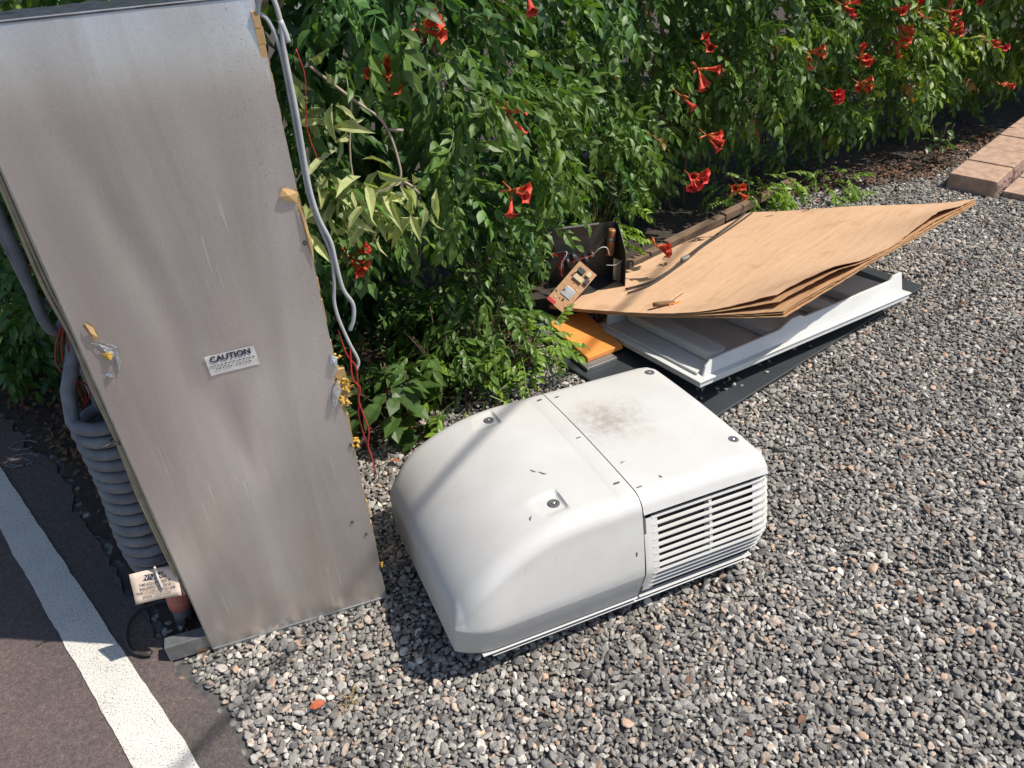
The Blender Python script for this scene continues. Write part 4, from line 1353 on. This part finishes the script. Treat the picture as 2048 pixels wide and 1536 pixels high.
ob = MB(); opoly = [(0, 0), (.19, .0), (.22, .34), (.03, .40)]
ob.prism(opoly, .0, .022)
oo = ob.build('varnished_board', M['orange'], None, bevel=.003, fix=True); oo.location = (.335, 2.795, .046); oo.rotation_euler = (0, 0, R_(28))
tag(oo, 'orange varnished wood board half shaded under the plywood', 'board')
gb = MB().box(-.03, .13, -.04, .42, 0, .018).build('grey_board', M['steel'], None, bevel=.002)
gb.location = (.335, 2.795, .027); gb.rotation_euler = (0, 0, R_(28)); tag(gb, 'grey board edge showing under the orange board', 'board')

# ================================================================== PLYWOOD
P1, P2, P3, P4 = Vector((.200, 3.20, .100)), Vector((1.022, 2.435, .430)), Vector((2.195, 3.315, .438)), Vector((1.43, 4.14, .100))
pw = empty('plywood_sheet', P1, (0, 0, math.atan2(P2.y - P1.y, P2.x - P1.x)), 'warped tan plywood sheet with delaminating plies resting on the white tray', 'plywood')
pwi = Matrix.Rotation(-pw.rotation_euler.z, 3, 'Z')


def ply_point(u, v, k):
    a_ = P1.lerp(P2, u); b_ = P4.lerp(P3, u); p = a_.lerp(b_, v)
    z = p.z - .022 * math.sin(math.pi * u) * (1 - v) + .012 * math.sin(math.pi * v * 1.0) * u
    z += .006 * noise.noise(Vector((u * 3, v * 4, 1)))
    gap1 = math.exp(-((v - .20) / .13) ** 2) * max(0, (u - .62) / .38) ** 1.5
    gap2 = math.exp(-((v - .74) / .12) ** 2) * max(0, (u - .70) / .30) ** 1.5
    gap0 = .25 * max(0, (u - .35) / .65) * max(0, 1 - v / .35)
    lift = [0, .006, .010, .038, .052][k] * (gap1 * 1.0 + gap0 * .45) + [0, .0, .004, .010, .044][k] * gap2 + [0, .001, .003, .004, .006][k] * u * u * (.6 + noise.noise(Vector((v * 6, k, 3))))
    z += k * .0034 + lift
    # near right corner rounded away on upper plies
    inset = [0, .010, .016, .055, .085][k] * math.exp(-(((1 - u) / .22) ** 2 + (v / .16) ** 2)) + [.0, .003, .002, .010, .014][k] * max(0, (u - .9) / .1) * (1 + .6 * noise.noise(Vector((v * 9, k, 0))))
    d = (P1 - P2).normalized() * inset + (P4 - P1).normalized() * inset * .9
    q = Vector((p.x, p.y, z)) + Vector((d.x, d.y, 0))
    q.x += .006 * noise.noise(Vector((u * 40, v * 46, k))) * (1 if u > .98 else .2); q.y += .004 * noise.noise(Vector((u * 30, v * 50, k + 9))) * (1 if v < .02 or u > .98 else 0)
    return pwi @ (q - P1)


for k in range(5):
    b = MB(); nu, nv = 34, 56; vs = [ply_point(i / nu, j / nv, k) for j in range(nv + 1) for i in range(nu + 1)]
    vs2 = [p - Vector((0, 0, .0028)) for p in vs]; N1 = len(vs)
    fs = []
    for j in range(nv):
        for i in range(nu):
            q = j * (nu + 1) + i; fs.append((q, q + 1, q + nu + 2, q + nu + 1)); fs.append((N1 + q, N1 + q + nu + 1, N1 + q + nu + 2, N1 + q + 1))
    for i in range(nu):
        fs.append((i, N1 + i, N1 + i + 1, i + 1)); q = nv * (nu + 1) + i; fs.append((q, q + 1, N1 + q + 1, N1 + q))
    for j in range(nv):
        q = j * (nu + 1); fs.append((q, q + nu + 1, N1 + q + nu + 1, N1 + q)); q += nu; fs.append((q, N1 + q, N1 + q + nu + 1, q + nu + 1))
    b.add(vs + vs2, fs); o = b.build('face_ply' if k == 4 else 'core_ply', M['ply'] if k == 4 else M['plyedge'], pw, True)
    md = o.modifiers.new('es', 'EDGE_SPLIT'); md.split_angle = R_(40)

# stick and splinters on the plywood


def on_ply(u, v, dz=.0):
    return (pwi.transposed() @ ply_point(u, v, 4)) + P1 + Vector((0, 0, dz))


sk = empty('broken_stick', on_ply(.50, .06, .010), (0, 0, R_(5)), 'short brown stick with splintered end on the plywood near its front edge', 'stick')
MB().tube([(-.06, 0, 0), (-.03, 0, .001), (.02, 0, 0), (.035, 0, -.001)], [.010, .011, .011, .009], 8).build('stick_body', M['stick'], sk, True)
for k in range(9):
    rs = random.Random(k); a_ = rs.uniform(-.3, .5)
    MB().box(0, rs.uniform(.05, .14), -.002, .003, -.004, .0 + rs.uniform(0, .005), Matrix.Translation((rs.uniform(-.0, .08), rs.uniform(-.05, .02), .0)) @ Matrix.Rotation(a_ + .25, 4, 'Z')).build('splinter', M['orange'] if k % 2 else M['ply'], sk)

# timber edging strips behind the plywood
ed = empty('timber_edging', (.60, 3.60, .02), (0, 0, math.atan2(.90, 1.12)), 'brown weathered timber edging running behind the plywood', 'edging')
x = 0
for k, L in enumerate((.36, .50, .34, .38)):
    MB().box(x, x + L - .006, -.025, .025, .03 + .01 * k, .085 + .008 * k).build('timber_length', M['timber'], ed, bevel=.008)
    x += L
cb = empty('dark_cable', (0, 0, 0), (0, 0, 0), 'dark twisted cable lying along the back of the plywood', 'cable')


def cab_path(lst): return smooth_path([on_ply(u, v, .009) for u, v in lst], 6)


MB().tube(cab_path([(.20, .16), (.245, .22), (.24, .32), (.20, .42), (.15, .55), (.10, .70), (.05, .84), (.0, .97)]), .0052, 7).build('cable', M['darkwire'], cb, True)
MB().tube(cab_path([(.245, .13), (.27, .20), (.255, .30), (.215, .43), (.16, .56), (.115, .72), (.07, .86), (.03, .98)]), .004, 7).build('cable', M['darkwire'], cb, True)
MB().box(-.028, .028, -.010, .010, .0, .014, Matrix.Translation(on_ply(.205, .43, .012)) @ Matrix.Rotation(R_(40), 4, 'Z')).build('connector', M['solder'], cb, bevel=.003)
# dead leaves on the plywood
rs = random.Random(77)
for i, (u, v) in enumerate(((.10, .46), (.14, .40), (.05, .52), (.12, .38), (.18, .95), (.30, .97), (.02, .62))):
    vv_, tt_ = leaflet(.04, .02, .5, .5)
    b = MB().add(vv_.tolist(), tt_.tolist()); o = b.build('dead_leaf', M['litter']); o.location = on_ply(u, v, .010); o.rotation_euler = (rs.gauss(0, .3), rs.gauss(0, .4), rs.uniform(0, 6))
    tag(o, ('small curled brown dead leaf on the plywood between cable and timber edging' if i in (0, 1, 2, 3, 6) else ('brown dead leaf at the back left corner of the plywood' if i == 4 else 'brown dead leaf along the back edge of the plywood')), 'leaf', 'dead leaves on the plywood')
# fallen petals and leaves on the gravel
for i, (x, y, lab) in enumerate(((-.41, 2.40, 'dried red petal on gravel beside the low seedlings'), (-.44, 2.22, 'dried orange leaf on gravel between cabinet and white unit, farther one'), (-.43, 2.08, 'dried orange leaf on gravel between cabinet and white unit, nearer one'), (-.05, 2.60, 'dried rust-orange leaf on gravel behind the white unit'), (-.60, 1.22, 'small brick-red chip on gravel in front of the cabinet'), (1.93, 4.42, 'fallen red trumpet flower on gravel behind the plywood'))):
    vv_, tt_ = leaflet(.045, .028, .4, .4)
    o = MB().add(vv_.tolist(), tt_.tolist()).build('dry_leaf', M['dryleaf'] if i != 5 else M['flower']); o.location = (x, y, .034); o.rotation_euler = (.2, .3, i * 1.3)
    tag(o, lab, 'leaf')
# dry straw tufts
for i, (x, y, lab) in enumerate(((-.50, 1.26, 'tuft of dry yellow grass in the gravel before the cabinet'), (-.33, 1.02, 'small tuft of dry grass at the gravel edge of the photo bottom'))):
    rs = random.Random(i); b = MB()
    for k in range(26):
        d = Vector((rs.gauss(0, .5), rs.gauss(0, .5), rs.uniform(.2, 1))).normalized() * rs.uniform(.02, .05)
        p0 = Vector((rs.gauss(0, .012), rs.gauss(0, .018), 0)); b.tube([p0, p0 + d * .6, p0 + d + Vector((0, 0, -.01))], [.0011, .0009, .0004], 4)
    o = b.build('dry_grass_tuft', M['strawm']); o.location = (x, y, .015); tag(o, lab, 'grass')

# ================================================================== OPEN BLACK METAL BOX
bx = empty('open_metal_box', (.225, 3.235, .130), (R_(0), R_(0), R_(8)), 'open black sheet metal box of electrical parts standing on the plywood', 'metal box')
bxp = MB().box(0, .345, .155, .158, 0, .285)
bxp.build('back_panel', M['black'], bx)
b = MB(); out_ = [(.158, 0), (.158, .285), (.10, .285), (-.005, .215), (-.02, .18), (-.02, .02), (-.005, 0)]; n = len(out_)
b.add([(.342, y, z) for y, z in out_] + [(.3455, y, z) for y, z in out_], [tuple(range(n)), tuple(range(2 * n - 1, n - 1, -1))] + [(i, n + i, n + (i + 1) % n, (i + 1) % n) for i in range(n)])
b.build('side_panel', M['black'], bx, fix=True)
MB().box(0, .345, .0, .155, .0, .003).build('bottom_panel', M['black'], bx)
MB().box(.0, .003, .11, .155, .003, .275).build('left_flange', M['black'], bx)
tl = MB(); tl.box(.04, .26, .145, .155, .283, .290); tl.box(.0, .03, .145, .155, .268, .278); tl.build('top_lip', M['steel'], bx, bevel=.001)
MB().lathe([(.019, .09), (.019, .215), (.017, .220)], 20, Matrix.Translation((.300, .115, .045)) @ Matrix.Rotation(R_(4), 4, 'Y')).build('capacitor', M['copper'], bx, True)
MB().lathe([(.0205, .165), (.0205, .178)], 20, Matrix.Translation((.300, .115, .045)) @ Matrix.Rotation(R_(4), 4, 'Y')).build('clamp_band', M['steel'], bx, True)
mo = MB(); mo.lathe([(.040, 0), (.044, .006), (.044, .045), (.040, .050), (.012, .052)], 20, Matrix.Translation((.115, .15, .115)) @ Matrix.Rotation(math.pi / 2, 4, 'X'))
for k in range(6): mo.box(.05 + .03 * k, .07 + .03 * k, .08, .12, .10 + .02 * (k % 3), .13 + .02 * (k % 3))
mo.build('blower_motor', M['black'], bx, True)
b = MB(); ap = [(.285 + .05 * math.cos(t), .03 + .05 * math.sin(t)) for t in np.linspace(-.3, 1.0, 9)]
b.add([(x, y, z) for z in (.02, .135) for x, y in ap], [(k, k + 1, 9 + k + 1, 9 + k) for k in range(8)]); b.build('curved_bracket', M['solder'], bx, True)
pb = empty('circuit_board', (.200, 3.170, .165), (R_(48), R_(0), R_(6)), 'tan circuit board with components leaning on the open black box', 'circuit board')
Mp = Matrix.Rotation(R_(42), 4, 'Z') @ Matrix.Translation((0, -.045, 0))
MB().box(-.01, .235, -.05, .055, 0, .003, Mp).build('board', M['pcb'], pb)
rs = random.Random(8)
MB().box(.150, .175, -.02, .03, .003, .016, Mp).build('relay', M['part_tan'], pb, bevel=.002)
MB().box(.185, .212, .0, .035, .003, .020, Mp).build('relay', M['black'], pb, bevel=.002)
MB().box(.195, .22, -.035, -.008, .003, .016, Mp).build('relay', M['part_tan'], pb, bevel=.002)
MB().box(.160, .19, -.045, -.025, .003, .016, Mp).build('relay', M['black'], pb, bevel=.002)
MB().box(.055, .105, -.03, .025, .003, .007, Mp).build('shield_plate', M['solder'], pb, bevel=.001)
MB().box(-.012, .010, .012, .056, .003, .014, Mp).build('red_connector', M['redwire'], pb, bevel=.002)
for k in range(14):
    x, y = rs.uniform(.0, .22), rs.uniform(-.045, .045)
    MB().box(x, x + rs.uniform(.004, .014), y, y + rs.uniform(.004, .01), .003, .003 + rs.uniform(.003, .009), Mp).build('component', rs.choice([M['part_tan'], M['black'], M['solder'], M['copper']]), pb)
bw = empty('box_wiring', (.225, 3.235, .130), (0, 0, R_(8)), 'loose red and white wires inside the open black box', 'wire')
for k in range(5):
    rs = random.Random(40 + k)
    MB().tube(smooth_path([(.01, .10, .185), (.04 + .01 * k, .06, .18 + .006 * k), (.055 + rs.uniform(-.02, .02), .05, .15), (.05 + rs.uniform(-.01, .01), .05, .10), (.06, .06, .075)], 5), .0020, 6).build('wire', M['redwire'] if k < 4 else M['whitewire'], bw, True)
MB().tube(smooth_path([(.20, .06, .16), (.235, .05, .205), (.27, .05, .205), (.285, .05, .165)], 5), .0022, 6).build('wire', M['whitewire'], bw, True)
MB().tube(smooth_path([(.09, .05, .15), (.15, .05, .165), (.21, .06, .17)], 5), .0016, 6).build('wire', M['redwire'], bw, True)
MB().tube(smooth_path([(.26, .02, .13), (.30, .0, .135), (.335, .01, .15)], 5), .002, 6).build('wire', M['whitewire'], bw, True)

# ================================================================== OVERHEAD WIRES (out of frame, they draw the soft shadow lines)


def overhead(p_a, p_b, h, r, label):
    """a wire at height h whose shadow falls through the two given points"""
    a_ = Vector(p_a) + SUN * ((h - p_a[2]) / SUN.z); b_ = Vector(p_b) + SUN * ((h + .2 - p_b[2]) / SUN.z)
    d = (b_ - a_).normalized()
    o = MB().tube([a_ - d * 9, a_, b_, b_ + d * 9], r, 8).build('overhead_wire', M['darkwire'], None, True)
    tag(o, label, 'wire')


overhead((-.83, 1.23, 0.0), (-.104, 1.809, .47), 4.2, .013, 'dark overhead wire whose shadow crosses the white air conditioner and the plywood')
